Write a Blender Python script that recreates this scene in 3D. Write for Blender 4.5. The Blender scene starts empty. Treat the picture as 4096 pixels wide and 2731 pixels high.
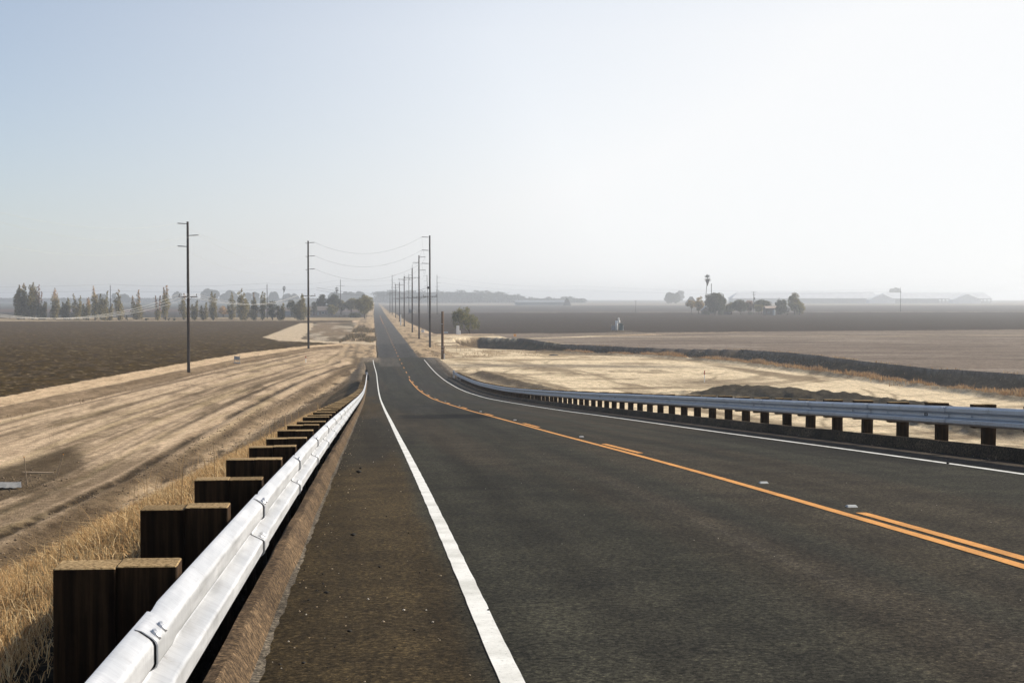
import bpy, math, random
import numpy as np
from mathutils import Vector, Matrix

random.seed(7)
rng = np.random.default_rng(7)
S = bpy.context.scene
COL = S.collection
HC = 11.1                      # eye height above the plain

# ------------------------------------------------------------------ helpers
def link(o, parent=None):
    COL.objects.link(o)
    if parent is not None:
        o.parent = parent
    return o

def mesh_np(name, V, F, mat, parent=None, cols=None, smooth=False):
    """V (n,3), F (m,k) array of equal-size faces"""
    me = bpy.data.meshes.new(name)
    V = np.asarray(V, np.float32); F = np.asarray(F, np.int32)
    m, k = F.shape
    me.vertices.add(len(V)); me.vertices.foreach_set('co', V.ravel())
    me.loops.add(m * k); me.loops.foreach_set('vertex_index', F.ravel())
    me.polygons.add(m)
    me.polygons.foreach_set('loop_start', np.arange(0, m * k, k, dtype=np.int32))
    me.polygons.foreach_set('loop_total', np.full(m, k, np.int32))
    if smooth:
        me.polygons.foreach_set('use_smooth', np.ones(m, bool))
    me.update(calc_edges=True)
    if cols is not None:
        a = me.color_attributes.new('Col', 'FLOAT_COLOR', 'POINT')
        c = np.ones((len(V), 4), np.float32); c[:, :cols.shape[1]] = cols
        a.data.foreach_set('color', c.ravel())
    if mat: me.materials.append(mat)
    o = bpy.data.objects.new(name, me)
    return link(o, parent)

class MB:
    def __init__(s): s.v = []; s.f = []
    def add(s, vs, fs):
        n = len(s.v); s.v += [tuple(p) for p in vs]; s.f += [tuple(i + n for i in f) for f in fs]
    def box(s, x0, x1, y0, y1, z0, z1, rot=None, piv=None):
        vs = [Vector((x, y, z)) for z in (z0, z1) for y in (y0, y1) for x in (x0, x1)]
        if rot is not None:
            p = Vector(piv or ((x0 + x1) / 2, (y0 + y1) / 2, (z0 + z1) / 2))
            vs = [p + rot @ (v - p) for v in vs]
        s.add(vs, [(0, 2, 3, 1), (4, 5, 7, 6), (0, 1, 5, 4), (2, 6, 7, 3), (0, 4, 6, 2), (1, 3, 7, 5)])
    def bbox(s, x0, x1, y0, y1, z0, z1, b=.006):
        """box with chamfered vertical and top edges"""
        r = [(x0 + b, y0), (x1 - b, y0), (x1, y0 + b), (x1, y1 - b), (x1 - b, y1), (x0 + b, y1), (x0, y1 - b), (x0, y0 + b)]
        c = ((x0 + x1) / 2, (y0 + y1) / 2)
        t = [(c[0] + (p[0] - c[0]) * (1 - 2 * b / (x1 - x0)), c[1] + (p[1] - c[1]) * (1 - 2 * b / (y1 - y0))) for p in r]
        vs = [(p[0], p[1], z0) for p in r] + [(p[0], p[1], z1 - b) for p in r] + [(p[0], p[1], z1) for p in t]
        fs = [tuple(range(7, -1, -1)), tuple(range(16, 24))]
        for k in (0, 8):
            for i in range(8):
                j = (i + 1) % 8; fs.append((k + i, k + j, k + 8 + j, k + 8 + i))
        s.add(vs, fs)
    def tube(s, pts, rad, n=8, cap=True):
        pts = [Vector(p) for p in pts]
        if not hasattr(rad, '__len__'): rad = [rad] * len(pts)
        vs = []; fs = []
        for i, p in enumerate(pts):
            d = (pts[min(i + 1, len(pts) - 1)] - pts[max(i - 1, 0)]).normalized()
            a = d.cross(Vector((0, 0, 1)))
            if a.length < .05: a = d.cross(Vector((0, 1, 0)))
            a.normalize(); b = a.cross(d)
            for k in range(n):
                t = 2 * math.pi * k / n
                vs.append(p + a * rad[i] * math.cos(t) + b * rad[i] * math.sin(t))
        for i in range(len(pts) - 1):
            for k in range(n):
                j = (k + 1) % n
                fs.append((i * n + k, i * n + j, (i + 1) * n + j, (i + 1) * n + k))
        if cap:
            fs.append(tuple(range(n - 1, -1, -1))); fs.append(tuple((len(pts) - 1) * n + k for k in range(n)))
        s.add(vs, fs)
    def lathe(s, prof, c=(0, 0, 0), n=16):
        s.tube([(c[0], c[1], c[2] + z) for r, z in prof], [max(r, .001) for r, z in prof], n)
    def build(s, name, mat, parent=None, smooth=False):
        me = bpy.data.meshes.new(name); me.from_pydata(s.v, [], s.f)
        if smooth: me.polygons.foreach_set('use_smooth', np.ones(len(me.polygons), bool))
        me.update()
        if mat: me.materials.append(mat)
        return link(bpy.data.objects.new(name, me), parent)

def tag(o, label=None, cat=None, group=None, kind=None):
    if label: o['label'] = label
    if cat: o['category'] = cat
    if group: o['group'] = group
    if kind: o['kind'] = kind
    return o

def thing(name, label, cat, loc=(0, 0, 0), rz=0, group=None):
    o = bpy.data.objects.new(name, None); o.empty_display_size = .2
    o.location = loc; o.rotation_euler = (0, 0, rz)
    link(o); return tag(o, label, cat, group)

# value noise
def _h(i, j, s):
    i = i.astype(np.int64); j = j.astype(np.int64)
    n = (i * 374761393 + j * 668265263 + s * 982451653) & 0x7fffffff
    n = ((n ^ (n >> 13)) * 1274126177) & 0x7fffffff
    n = (n ^ (n >> 16)) & 0xffff
    return n / 65535.0
def vnoise(x, y, s=0):
    xi = np.floor(x); yi = np.floor(y); fx = x - xi; fy = y - yi
    fx = fx * fx * (3 - 2 * fx); fy = fy * fy * (3 - 2 * fy)
    a = _h(xi, yi, s); b = _h(xi + 1, yi, s); c = _h(xi, yi + 1, s); d = _h(xi + 1, yi + 1, s)
    return (a * (1 - fx) + b * fx) * (1 - fy) + (c * (1 - fx) + d * fx) * fy
def fbm(x, y, s=0, o=4):
    r = 0; a = .5; t = 0
    for k in range(o):
        r = r + a * vnoise(x * 2 ** k + 17.3 * k, y * 2 ** k - 9.1 * k, s + k); t += a; a *= .55
    return r / t
def sst(x, a, b):
    t = np.clip((x - a) / (b - a), 0, 1); return t * t * (3 - 2 * t)
def mixc(c, col, m):
    return c * (1 - m[:, None]) + np.array(col)[None, :] * m[:, None]

# road level below the eye, from the crest down to the plain
_Y = np.array([-60, -25, 0, 6.4, 10, 14.5, 21, 25, 33, 45, 55, 66, 80, 97, 114, 136, 152, 177, 199, 226, 265, 400], float)
_D = np.array([.7, 1.0, 1.46, 1.76, 1.96, 2.19, 2.57, 2.8, 3.30, 4.02, 4.62, 5.30, 6.12, 7.10, 8.03, 9.03, 9.62, 10.3, 10.66, 10.88, 11.0, 11.04])
_yy = np.linspace(-60, 400, 4601)
_k = np.ones(121) / 121
_dd = np.interp(_yy, _Y, _D)
_dd = np.convolve(np.pad(_dd, 60, mode='edge'), _k, 'valid')
def zr(y):
    return HC - np.interp(y, _yy, _dd)

# ------------------------------------------------------------------ materials
def nodes(name):
    m = bpy.data.materials.new(name); m.use_nodes = True
    nt = m.node_tree; b = nt.nodes['Principled BSDF']
    b.inputs['Specular IOR Level'].default_value = .25
    return m, nt, b
def N(nt, t, **k):
    n = nt.nodes.new(t)
    for a, v in k.items(): setattr(n, a, v)
    return n
def noise(nt, scale, detail=6, rough=.6, vec=None, stretch=None):
    n = N(nt, 'ShaderNodeTexNoise'); n.inputs['Scale'].default_value = scale
    n.inputs['Detail'].default_value = detail; n.inputs['Roughness'].default_value = rough
    tc = N(nt, 'ShaderNodeTexCoord'); src = tc.outputs['Object']
    if vec is not None: src = vec
    if stretch:
        mp = N(nt, 'ShaderNodeMapping'); mp.inputs['Scale'].default_value = stretch
        nt.links.new(src, mp.inputs['Vector']); src = mp.outputs['Vector']
    nt.links.new(src, n.inputs['Vector']); return n
def ramp(nt, fac, stops):
    r = N(nt, 'ShaderNodeValToRGB'); e = r.color_ramp.elements
    while len(e) < len(stops): e.new(.5)
    for i, (p, c) in enumerate(stops):
        e[i].position = p; e[i].color = (*c, 1) if len(c) == 3 else c
    nt.links.new(fac, r.inputs['Fac']); return r
def mulc(nt, a, b, fac=1.0, mode='MULTIPLY'):
    m = N(nt, 'ShaderNodeMix', data_type='RGBA', blend_type=mode)
    m.inputs[0].default_value = fac
    nt.links.new(a, m.inputs[6]); nt.links.new(b, m.inputs[7]); return m.outputs[2]
def bump(nt, b, h, strength, dist):
    p = N(nt, 'ShaderNodeBump'); p.inputs['Strength'].default_value = strength; p.inputs['Distance'].default_value = dist
    nt.links.new(h, p.inputs['Height']); nt.links.new(p.outputs['Normal'], b.inputs['Normal'])

def mat_simple(name, col, rough=.7, var=.25, scale=6, metal=0, stretch=None, bmp=0, bd=.01):
    m, nt, b = nodes(name)
    n = noise(nt, scale, stretch=stretch)
    lo = tuple(c * (1 - var) for c in col); hi = tuple(min(1, c * (1 + var)) for c in col)
    r = ramp(nt, n.outputs['Fac'], [(.3, lo), (.7, hi)])
    nt.links.new(r.outputs['Color'], b.inputs['Base Color'])
    b.inputs['Roughness'].default_value = rough; b.inputs['Metallic'].default_value = metal
    if bmp: bump(nt, b, n.outputs['Fac'], bmp, bd)
    return m

def mat_ground():
    m, nt, b = nodes('earth')
    a = N(nt, 'ShaderNodeVertexColor'); a.layer_name = 'Col'
    n1 = noise(nt, 1.6, 10, .68); n2 = noise(nt, .8, 8, .65, stretch=(1, .22, 1)); n3 = noise(nt, 9, 6, .7)
    r1 = ramp(nt, n1.outputs['Fac'], [(.36, (.66, .65, .64)), (.64, (1.26, 1.26, 1.26))])
    r2 = ramp(nt, n2.outputs['Fac'], [(.36, (.80, .78, .76)), (.5, (1, 1, 1)), (.66, (1.12, 1.12, 1.12))])
    r3 = ramp(nt, n3.outputs['Fac'], [(.36, (.62, .61, .60)), (.64, (1.32, 1.32, 1.32))])
    c = mulc(nt, a.outputs['Color'], r1.outputs['Color']); c = mulc(nt, c, r2.outputs['Color']); c = mulc(nt, c, r3.outputs['Color'])
    nt.links.new(c, b.inputs['Base Color'])
    b.inputs['Roughness'].default_value = .95; b.inputs['Specular IOR Level'].default_value = .0
    ad = N(nt, 'ShaderNodeMath', operation='ADD'); nt.links.new(n1.outputs['Fac'], ad.inputs[0]); nt.links.new(n3.outputs['Fac'], ad.inputs[1])
    bump(nt, b, ad.outputs[0], .8, .16)
    return m

def mat_asphalt(name, grain=1.0, attr=True, base=(.05, .048, .044)):
    m, nt, b = nodes(name)
    v = N(nt, 'ShaderNodeTexVoronoi'); v.inputs['Scale'].default_value = 95
    tc = N(nt, 'ShaderNodeTexCoord'); nt.links.new(tc.outputs['Object'], v.inputs['Vector'])
    n1 = noise(nt, 26, 6, .8); n2 = noise(nt, 1.3, 7, .6); n3 = noise(nt, .9, 6, .6, stretch=(2.2, .09, .1) if attr else (1.2, .6, .6))
    r1 = ramp(nt, n1.outputs['Fac'], [(.39, (.30, .30, .30)), (.5, (.92, .92, .92)), (.63, (2.1, 2.05, 1.95))])
    r2 = ramp(nt, n2.outputs['Fac'], [(.38, (.80, .80, .81)), (.62, (1.17, 1.16, 1.12))])
    r3 = ramp(nt, n3.outputs['Fac'], [(.38, (.80, .80, .80)), (.62, (1.18, 1.18, 1.18))])
    rv = ramp(nt, v.outputs['Color'], [(.15, (.62, .62, .62)), (.8, (1.25, 1.25, 1.25)), (.97, (2.1, 2.0, 1.8))])
    if attr:
        a = N(nt, 'ShaderNodeVertexColor'); a.layer_name = 'Col'; c = a.outputs['Color']
    else:
        q = N(nt, 'ShaderNodeRGB'); q.outputs[0].default_value = (*base, 1); c = q.outputs[0]
    for r in (r1, r2, r3, rv): c = mulc(nt, c, r.outputs['Color'])
    nt.links.new(c, b.inputs['Base Color'])
    b.inputs['Roughness'].default_value = .8; b.inputs['Specular IOR Level'].default_value = .05
    bump(nt, b, n1.outputs['Fac'], .7 * grain, .012)
    return m

def mat_paint(name, col, wear=.46):
    m, nt, b = nodes(name)
    n1 = noise(nt, 42, 5, .8); n2 = noise(nt, 2.2, 5, .6)
    r1 = ramp(nt, n1.outputs['Fac'], [(wear - .04, (.22, .21, .19)), (wear + .01, (.90, .90, .90)), (.6, (1.04, 1.04, 1.04))])
    r2 = ramp(nt, n2.outputs['Fac'], [(.38, (.80, .80, .78)), (.6, (1.05, 1.05, 1.05))])
    q = N(nt, 'ShaderNodeRGB'); q.outputs[0].default_value = (*col, 1)
    c = mulc(nt, q.outputs[0], r1.outputs['Color']); c = mulc(nt, c, r2.outputs['Color'])
    nt.links.new(c, b.inputs['Base Color']); b.inputs['Roughness'].default_value = .7
    bump(nt, b, n1.outputs['Fac'], .4, .006)
    return m

def mat_wood(name, col, dark, sc=1.0, rough=.85):
    m, nt, b = nodes(name)
    oi = N(nt, 'ShaderNodeObjectInfo')
    n1 = noise(nt, 14 * sc, 8, .7, stretch=(1, 1, .06)); n2 = noise(nt, 3.5 * sc, 5, .6)
    r1 = ramp(nt, n1.outputs['Fac'], [(.3, dark), (.68, col)])
    r2 = ramp(nt, n2.outputs['Fac'], [(.3, (.7, .7, .7)), (.7, (1.25, 1.2, 1.15))])
    r3 = ramp(nt, oi.outputs['Random'], [(0, (.7, .68, .66)), (1, (1.25, 1.25, 1.25))])
    c = mulc(nt, r1.outputs['Color'], r2.outputs['Color']); c = mulc(nt, c, r3.outputs['Color'])
    nt.links.new(c, b.inputs['Base Color']); b.inputs['Roughness'].default_value = rough
    bump(nt, b, n1.outputs['Fac'], .5, .008)
    return m

def mat_timber():
    """treated post: dark brown sides and paler end grain, pushed apart to shaded sides and sunlit tops"""
    m, nt, b = nodes('treated_timber')
    oi = N(nt, 'ShaderNodeObjectInfo')
    n1 = noise(nt, 16, 8, .7, stretch=(1, 1, .05)); n2 = noise(nt, 60, 6, .7); n4 = noise(nt, 5, 4, .6)
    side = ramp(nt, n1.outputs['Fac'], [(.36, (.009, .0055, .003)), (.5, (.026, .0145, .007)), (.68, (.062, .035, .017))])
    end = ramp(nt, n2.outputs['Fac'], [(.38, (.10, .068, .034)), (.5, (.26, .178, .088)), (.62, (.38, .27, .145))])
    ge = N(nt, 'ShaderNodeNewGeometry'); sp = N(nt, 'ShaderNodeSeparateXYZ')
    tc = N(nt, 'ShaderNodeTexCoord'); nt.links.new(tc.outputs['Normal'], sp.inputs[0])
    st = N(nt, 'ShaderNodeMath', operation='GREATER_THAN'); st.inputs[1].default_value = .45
    nt.links.new(sp.outputs['Z'], st.inputs[0])  # sunlit tops and shaded sides put into the colour by facing
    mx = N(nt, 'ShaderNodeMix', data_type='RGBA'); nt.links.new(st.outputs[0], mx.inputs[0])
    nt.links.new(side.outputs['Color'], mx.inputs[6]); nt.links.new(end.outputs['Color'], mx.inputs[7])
    r3 = ramp(nt, oi.outputs['Random'], [(0, (.62, .6, .56)), (1, (1.2, 1.2, 1.2))])
    r4 = ramp(nt, n4.outputs['Fac'], [(.3, (.75, .75, .75)), (.7, (1.2, 1.2, 1.2))])
    c = mulc(nt, mx.outputs[2], r3.outputs['Color']); c = mulc(nt, c, r4.outputs['Color'])
    nt.links.new(c, b.inputs['Base Color']); b.inputs['Roughness'].default_value = .9
    b.inputs['Specular IOR Level'].default_value = .1
    bump(nt, b, n2.outputs['Fac'], .5, .006)
    return m

def mat_steel():
    m, nt, b = nodes('galvanised_steel')
    n1 = noise(nt, 5, 8, .62, stretch=(1, .35, 5)); n2 = noise(nt, 55, 6, .75, stretch=(.1, 1, .1)); n3 = noise(nt, 3.2, 7, .8)
    r1 = ramp(nt, n1.outputs['Fac'], [(.3, (.46, .47, .485)), (.7, (.57, .575, .59))])
    r2 = ramp(nt, n2.outputs['Fac'], [(.36, (.87, .87, .88)), (.56, (1.02, 1.02, 1.02))])
    r3 = ramp(nt, n3.outputs['Fac'], [(.30, (.52, .49, .45)), (.37, (.93, .92, .91)), (.5, (1.03, 1.03, 1.03))])
    c = mulc(nt, r1.outputs['Color'], r2.outputs['Color']); c = mulc(nt, c, r3.outputs['Color'])
    nt.links.new(c, b.inputs['Base Color']); b.inputs['Metallic'].default_value = .5
    rr = ramp(nt, n1.outputs['Fac'], [(.36, (.36, .36, .36)), (.64, (.52, .52, .52))])
    nt.links.new(rr.outputs['Color'], b.inputs['Roughness']); b.inputs['Specular IOR Level'].default_value = .5
    return m

def mat_attr(name, rough=.8, trans=0.0, sc=3.0):
    m, nt, b = nodes(name)
    a = N(nt, 'ShaderNodeVertexColor'); a.layer_name = 'Col'
    n = noise(nt, sc, 5); r = ramp(nt, n.outputs['Fac'], [(.3, (.75, .75, .75)), (.7, (1.22, 1.22, 1.22))])
    c = mulc(nt, a.outputs['Color'], r.outputs['Color'])
    nt.links.new(c, b.inputs['Base Color']); b.inputs['Roughness'].default_value = rough
    b.inputs['Specular IOR Level'].default_value = .12
    if trans:
        t = N(nt, 'ShaderNodeBsdfTranslucent'); nt.links.new(c, t.inputs['Color'])
        mx = N(nt, 'ShaderNodeMixShader'); mx.inputs[0].default_value = trans
        out = nt.nodes['Material Output']
        nt.links.new(b.outputs[0], mx.inputs[1]); nt.links.new(t.outputs[0], mx.inputs[2]); nt.links.new(mx.outputs[0], out.inputs['Surface'])
    return m

M = dict(
    ground=mat_ground(),
    road=mat_asphalt('asphalt'),
    kerb=mat_asphalt('kerb_asphalt', .5, False, (.078, .054, .034)),
    white=mat_paint('white_paint', (.68, .67, .63), .37),
    yellow=mat_paint('yellow_paint', (.60, .27, .06), .40),
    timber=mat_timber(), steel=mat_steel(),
    pole=mat_wood('creosote_pole', (.034, .022, .016), (.012, .008, .006), .5),
    pole_new=mat_wood('brown_pole', (.16, .095, .05), (.07, .04, .022), .6),
    arm=mat_simple('crossarm_wood', (.06, .045, .035)),
    insul=mat_simple('insulator', (.10, .10, .10), .4),
    wire=mat_simple('aluminium_wire', (.40, .395, .38), .6, .1, 1, .1),
    wire_dark=mat_simple('dark_wire', (.10, .10, .11), .6, .1, 1),
    leaf=mat_attr('foliage', .75, .42), grass=mat_attr('dry_grass', .8, .35, 1.5), stone=mat_attr('stone', .9),
    bark=mat_wood('bark', (.11, .085, .06), (.04, .03, .022), .5),
    darkmetal=mat_simple('dark_metal', (.035, .035, .035), .6),
    greybox=mat_simple('grey_enamel', (.22, .235, .25), .55, .12, 2), greenbox=mat_simple('green_enamel', (.095, .125, .125), .5, .12, 2),
    whitebox=mat_simple('white_enamel', (.72, .72, .70), .5, .1, 2), sheet=mat_simple('sheet_metal', (.20, .195, .185), .7, .3, 3),
    red=mat_simple('red_paint', (.33, .05, .03), .6, .15, 8), orange=mat_simple('orange_sign', (.8, .34, .03), .6, .1, 8),
    wall=mat_simple('house_wall', (.16, .13, .11), .9, .15, 1.2), wallpale=mat_simple('pale_wall', (.48, .47, .45), .9, .12, .3),
    roof=mat_simple('dark_roof', (.12, .10, .09), .9, .2, 2), roofpale=mat_simple('barn_roof', (.60, .61, .62), .7, .12, .15),
    rooftin=mat_simple('tin_roof', (.42, .33, .27), .6, .25, 2, .2, (1, .1, 1)),
    glass=mat_simple('window_glass', (.05, .055, .06), .15, .2, 3), fence=mat_simple('fence_wood', (.09, .07, .055)), barnwall=mat_simple('barn_wall', (.80, .79, .77), .9, .08, .3), palewood=mat_simple('weathered_plank', (.34, .25, .155)),
    reflector=mat_simple('marker_white', (.42, .42, .40), .4, .1, 20),
)

# ------------------------------------------------------------------ terrain
def pl(pts): return np.array(pts, float)
TRACK_L = pl([(-60, 20), (-45, 80), (-39.9, 158), (-36.7, 189), (-30.1, 239), (-24.6, 280), (-14.1, 320), (-7.5, 336.7), (-2, 345)])
TRACK_R = pl([(-50, 20), (-41, 80), (-36.3, 144), (-32.9, 169.5), (-27.4, 218), (-22.6, 256.5), (-13.5, 306.5), (-5.4, 327.5), (-2, 335)])
BERM = pl([(-46, 20), (-37.5, 80), (-33.5, 133), (-30.5, 157), (-25.6, 203.6), (-21.3, 241.4), (-12.9, 294), (-6, 318), (-2, 330)])
DARKT = pl([(-20.5, 20), (-17.3, 68), (-15.1, 91), (-14.1, 117), (-12.7, 143.6), (-9.8, 186.7), (-6.3, 219.8), (-3, 245)])
STRIP = pl([(-19, 20), (-16.4, 64.8), (-15.5, 79.7), (-13.5, 99.5), (-11.6, 130.8), (-8.2, 165.6), (-5.8, 205), (-3, 235)])
FARL = pl([(21.1, 364.2), (27.7, 371), (37.8, 358.9), (39.8, 329), (42.5, 311.5), (57.1, 287.4), (72.4, 276.8), (77.4, 263.6), (79.1, 243), (79.1, 221), (80.6, 201.3), (87.1, 184.1), (96, 160), (112, 130)])
NEARL = pl([(20.7, 330.9), (23.2, 310.7), (35.5, 294.2), (52.4, 272.3), (60.4, 255.6), (64.7, 232.9), (67.2, 206.2), (68.4, 191.1), (69.2, 170), (72.9, 154), (80, 130), (92, 105)])
BRUSH = pl([(34.4, 285), (50.5, 262.3), (57.6, 243.4), (60.3, 230.3), (62.2, 211.8), (65.3, 182.2), (68.4, 144.4), (74, 118), (84, 98)])
MOUND = pl([(37.2, 161), (41.6, 154), (45.5, 146), (48.5, 136), (51, 124), (53, 110)])
SMOUND = pl([(15.6, 205), (16.6, 194), (18.2, 182), (20.3, 168), (22, 158)])
TRI = pl([(-30.2, 401.1), (-30.5, 498.1), (-30.8, 624.1), (-25.5, 628), (-22.5, 560), (-20.5, 470), (-19.6, 423), (-19, 385), (-10.3, 363.7), (2.8, 358.8), (2.6, 335.7), (-6, 345), (-16, 358), (-23.9, 372.3)])

def xat(P, y): return np.interp(y, P[:, 1], P[:, 0])
def segdist(x, y, P):
    best = np.full(x.shape, 1e9); along = np.zeros(x.shape); side = np.zeros(x.shape); L = 0
    for (x0, y0), (x1, y1) in zip(P[:-1], P[1:]):
        dx, dy = x1 - x0, y1 - y0; l = math.hypot(dx, dy)
        t = np.clip(((x - x0) * dx + (y - y0) * dy) / (l * l), 0, 1)
        d = np.hypot(x - x0 - t * dx, y - y0 - t * dy)
        sd = ((x - x0) * dy - (y - y0) * dx) / l
        m = d < best
        best = np.where(m, d, best); along = np.where(m, L + t * l, along); side = np.where(m, sd, side); L += l
    return best, along, side
def inpoly(x, y, P):
    c = np.zeros(x.shape, bool); n = len(P)
    for i in range(n):
        x0, y0 = P[i]; x1, y1 = P[(i + 1) % n]
        if y0 == y1: continue
        m = ((y0 > y) != (y1 > y)) & (x < (x1 - x0) * (y - y0) / (y1 - y0) + x0)
        c ^= m
    return c
DITCH = np.vstack([NEARL, FARL[::-1]])

def terrain(x, y):
    """height, colour, region for arrays x, y"""
    r = np.hypot(x, y)
    zroad = zr(y) - .10 * (1 - sst(y, 185, 225)) - .015
    nz = fbm(x * .35, y * .35, 3, 4) - .5
    plain = .02 + nz * .10
    onside = (x > -70) & (y < 340)
    # left: field and track stand a little above the graded ground
    xl = xat(TRACK_R, y); xb = xat(BERM, y)
    lift = sst(-x, -(xb), -(xl) + .3) * (y < 345) * (y > 10)
    plain = plain + .38 * lift * np.where(y > 330, (345 - y) / 15, 1)
    fld_l = (x < xat(TRACK_L, y) + (fbm(x * .2, y * .2, 5) - .5) * 1.2) | (y >= 345) & (x < -2)
    plain = plain + np.where(fld_l & (y < 700), (fbm(x * 1.2, y * 1.2, 9, 3) - .5) * .22, 0)
    # shallow gully at the foot of the left bank
    xd = xat(STRIP, y)
    g = np.exp(-((x - xd - 1.6) / 1.5) ** 2) * sst(y, 30, 60) * (1 - sst(y, 190, 235))
    plain = plain - .55 * g + .25 * g * (fbm(x * .8, y * .5, 12) - .3)
    t1 = x - xat(DARKT, y)
    for off, dep in ((0, .13), (1.9, .10), (-2.6, .05), (-4.4, .05)):
        plain = plain - dep * np.exp(-((t1 - off) / .28) ** 2) * (y < 245) * (.5 + .8 * vnoise(y * 1.7, x * 0 + off, 4))
    # banks
    hl, hr = -1.75, 12.0
    bl = zroad - np.maximum(0, hl - x) * (.40 + .10 * sst(-x, 3, 9)) + (fbm(x * .9, y * .9, 21) - .5) * .25 * sst(hl - x, 0, 2)
    br = zroad - np.maximum(0, x - hr) * .5
    bank = np.where(x < 5, bl, br)
    bank = np.where(y > 300, -5, bank)
    z = np.maximum(plain, bank)
    isbank = (bank > plain - .02) & (y < 262)
    under = (x > -.98) & (x < 11.0) & (y < 262)
    z = np.where(under, np.minimum(z, zr(y) - .30), z)
    old = (np.abs(x - 4.85) < 4.0) & (y >= 262)
    z = np.where(old, np.minimum(z, -.12), z)
    # channel on the right
    dN, aN, sN = segdist(x, y, NEARL); dF, aF, sF = segdist(x, y, FARL)
    near_b = (x > 5) & (x < 130) & (y > 80) & (y < 400)
    ind = np.zeros(x.shape, bool); ind[near_b] = inpoly(x[near_b], y[near_b], DITCH)
    rough = (fbm(x * .35, y * .35, 31) - .5) * .7
    dep = np.minimum(np.minimum(dN, dF * .9) + rough * .5, 4.5) / 1.35
    z = np.where(ind, z - np.clip(dep, 0, 3.2), z)
    bz = .85 * np.exp(-(dF / 2.2) ** 2) * (~ind) * near_b
    z = z + bz * (.72 + .35 * fbm(x * .12, y * .12, 33))
    dB, aB, sB = segdist(x, y, BRUSH)
    bb = np.exp(-((sB + .6) / .9) ** 2) * (dB < 3) * near_b
    z = z + .55 * bb * (.4 + fbm(x * .5, y * .5, 34))
    dM, aM, sM = segdist(x, y, MOUND)
    nM = fbm(x * .35, y * .35, 41)
    mh = 1.55 * sst(aM, -2, 6) * np.clip(1 - dM / (4.2 + 1.6 * nM), 0, 1) ** .8 * (.75 + .35 * nM) + .5 * (fbm(x * 1.1, y * 1.1, 43) - .5) * (dM < 4.5)
    z = z + np.where(near_b, mh, 0)
    dS, aS, sS = segdist(x, y, SMOUND)
    sh = .62 * np.clip(1 - dS / (1.5 + .8 * nM), 0, 1) * (.5 + .9 * nM)
    z = z + np.where(near_b, sh, 0)
    # ---------------- colours
    SAND = (.72, .54, .36); SOIL = (.15, .105, .062); DARK = (.075, .055, .036)
    n1 = fbm(x * .12, y * .05, 51, 5); n2 = fbm(x * .5, y * .12, 52, 5); n3 = fbm(x * 1.4, y * 1.4, 53, 4)
    c = np.tile(np.array(SAND), (len(x), 1))
    c = mixc(c, SOIL, .55 * sst(n2, .52, .70))
    # left streaks follow the haul tracks
    u = (x - xat(DARKT, y)) / (xat(BERM, y) - xat(DARKT, y) - .01)
    st = fbm(u * 13, y * .022, 61, 5); st2 = fbm(u * 46, y * .035, 62, 4)
    mL = (x < 0) & (y < 340)
    c = mixc(c, SOIL, mL * np.clip(.72 * sst(st, .53, .70) + .40 * sst(st2, .60, .72), 0, .8))
    c = mixc(c, (.55, .42, .24), mL * .5 * sst(fbm(u * 18, y * .03, 63), .56, .68))
    for off, w, k in ((0, .46, 1.15), (1.9, .30, .6), (-2.6, .36, .75), (-4.4, .3, .45), (-7.5, .4, .3)):
        c = mixc(c, (.052, .037, .023), mL * np.minimum(1, k * 1.0) * np.exp(-((t1 - off + .5 * (fbm(y * .06, y * 0 + off, 5) - .5)) / w) ** 2) * (.5 + 1.0 * vnoise(y * 1.2, t1 * 2, 64)).clip(0, 1) * sst(fbm(y * .03, y * 0 + off, 70), .25, .5) * (y < 250))
    c = mixc(c, (.115, .083, .05), mL * .9 * sst(np.exp(-((x + 21.5 + .03 * (y - 90)) / 2.6) ** 2 - ((y - 92) / 15) ** 2) + .5 * (fbm(x * .5, y * .2, 73) - .5), .25, .6))
    for uc, w_, ph in ((.16, .010, 1), (.19, .009, 2), (.30, .012, 3), (.335, .010, 4), (.47, .008, 5), (.50, .010, 6), (.66, .010, 7), (.82, .012, 8)):
        c = mixc(c, (.12, .085, .05), mL * .75 * np.exp(-((u - uc - .03 * (fbm(y * .02, y * 0 + ph, 65) - .5)) / w_) ** 2) * sst(fbm(y * .05, y * 0 + ph * 3.1, 67), .42, .6) * (.4 + .8 * vnoise(y * 1.5, u * 40, 68)))
    strip = mL * sst(x - xd, -.9, .2) * (~isbank)
    c = mixc(c, (.135, .095, .058), strip * .92)
    wet = np.exp(-((x - xd - 1.9 - .8 * (fbm(y * .2, x * 0, 69) - .5)) / 1.0) ** 2) * sst(fbm(x * .5, y * .06, 66), .36, .46)
    c = mixc(c, (.62, .46, .29), mL * wet * .95 * (~isbank))
    vb = mL * sst(-x, -xb - .3, -xb + .4) * (1 - sst(-x, -xl - .2, -xl + .5))
    c = mixc(c, (.185, .128, .075), vb * (.55 + .4 * n3))
    trk = mL * sst(-x, -xl, -xl + .5) * (~fld_l)
    c = mixc(c, (.76, .56, .355), trk * .95)
    tri = np.zeros(x.shape, bool); q = (x < 8) & (x > -40) & (y > 330) & (y < 640); tri[q] = inpoly(x[q], y[q], TRI)
    # verge inside the track corner: weedy hollow
    hol = (x > -24) & (x < .5) & (y > 362) & (y < 640)
    c = np.where(hol[:, None], np.array((.27, .20, .13)), c)
    c = mixc(c, (.48, .40, .30), hol * sst(fbm(x * .16, y * .03, 71), .5, .62))
    c = mixc(c, (.10, .085, .055), hol * sst(fbm(x * .2, y * .05, 72), .54, .64) * .8)
    # bank
    cb = np.tile(np.array((.155, .115, .073)), (len(x), 1)); cb = mixc(cb, (.10, .073, .045), sst(n3, .45, .65) * .8)
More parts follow.
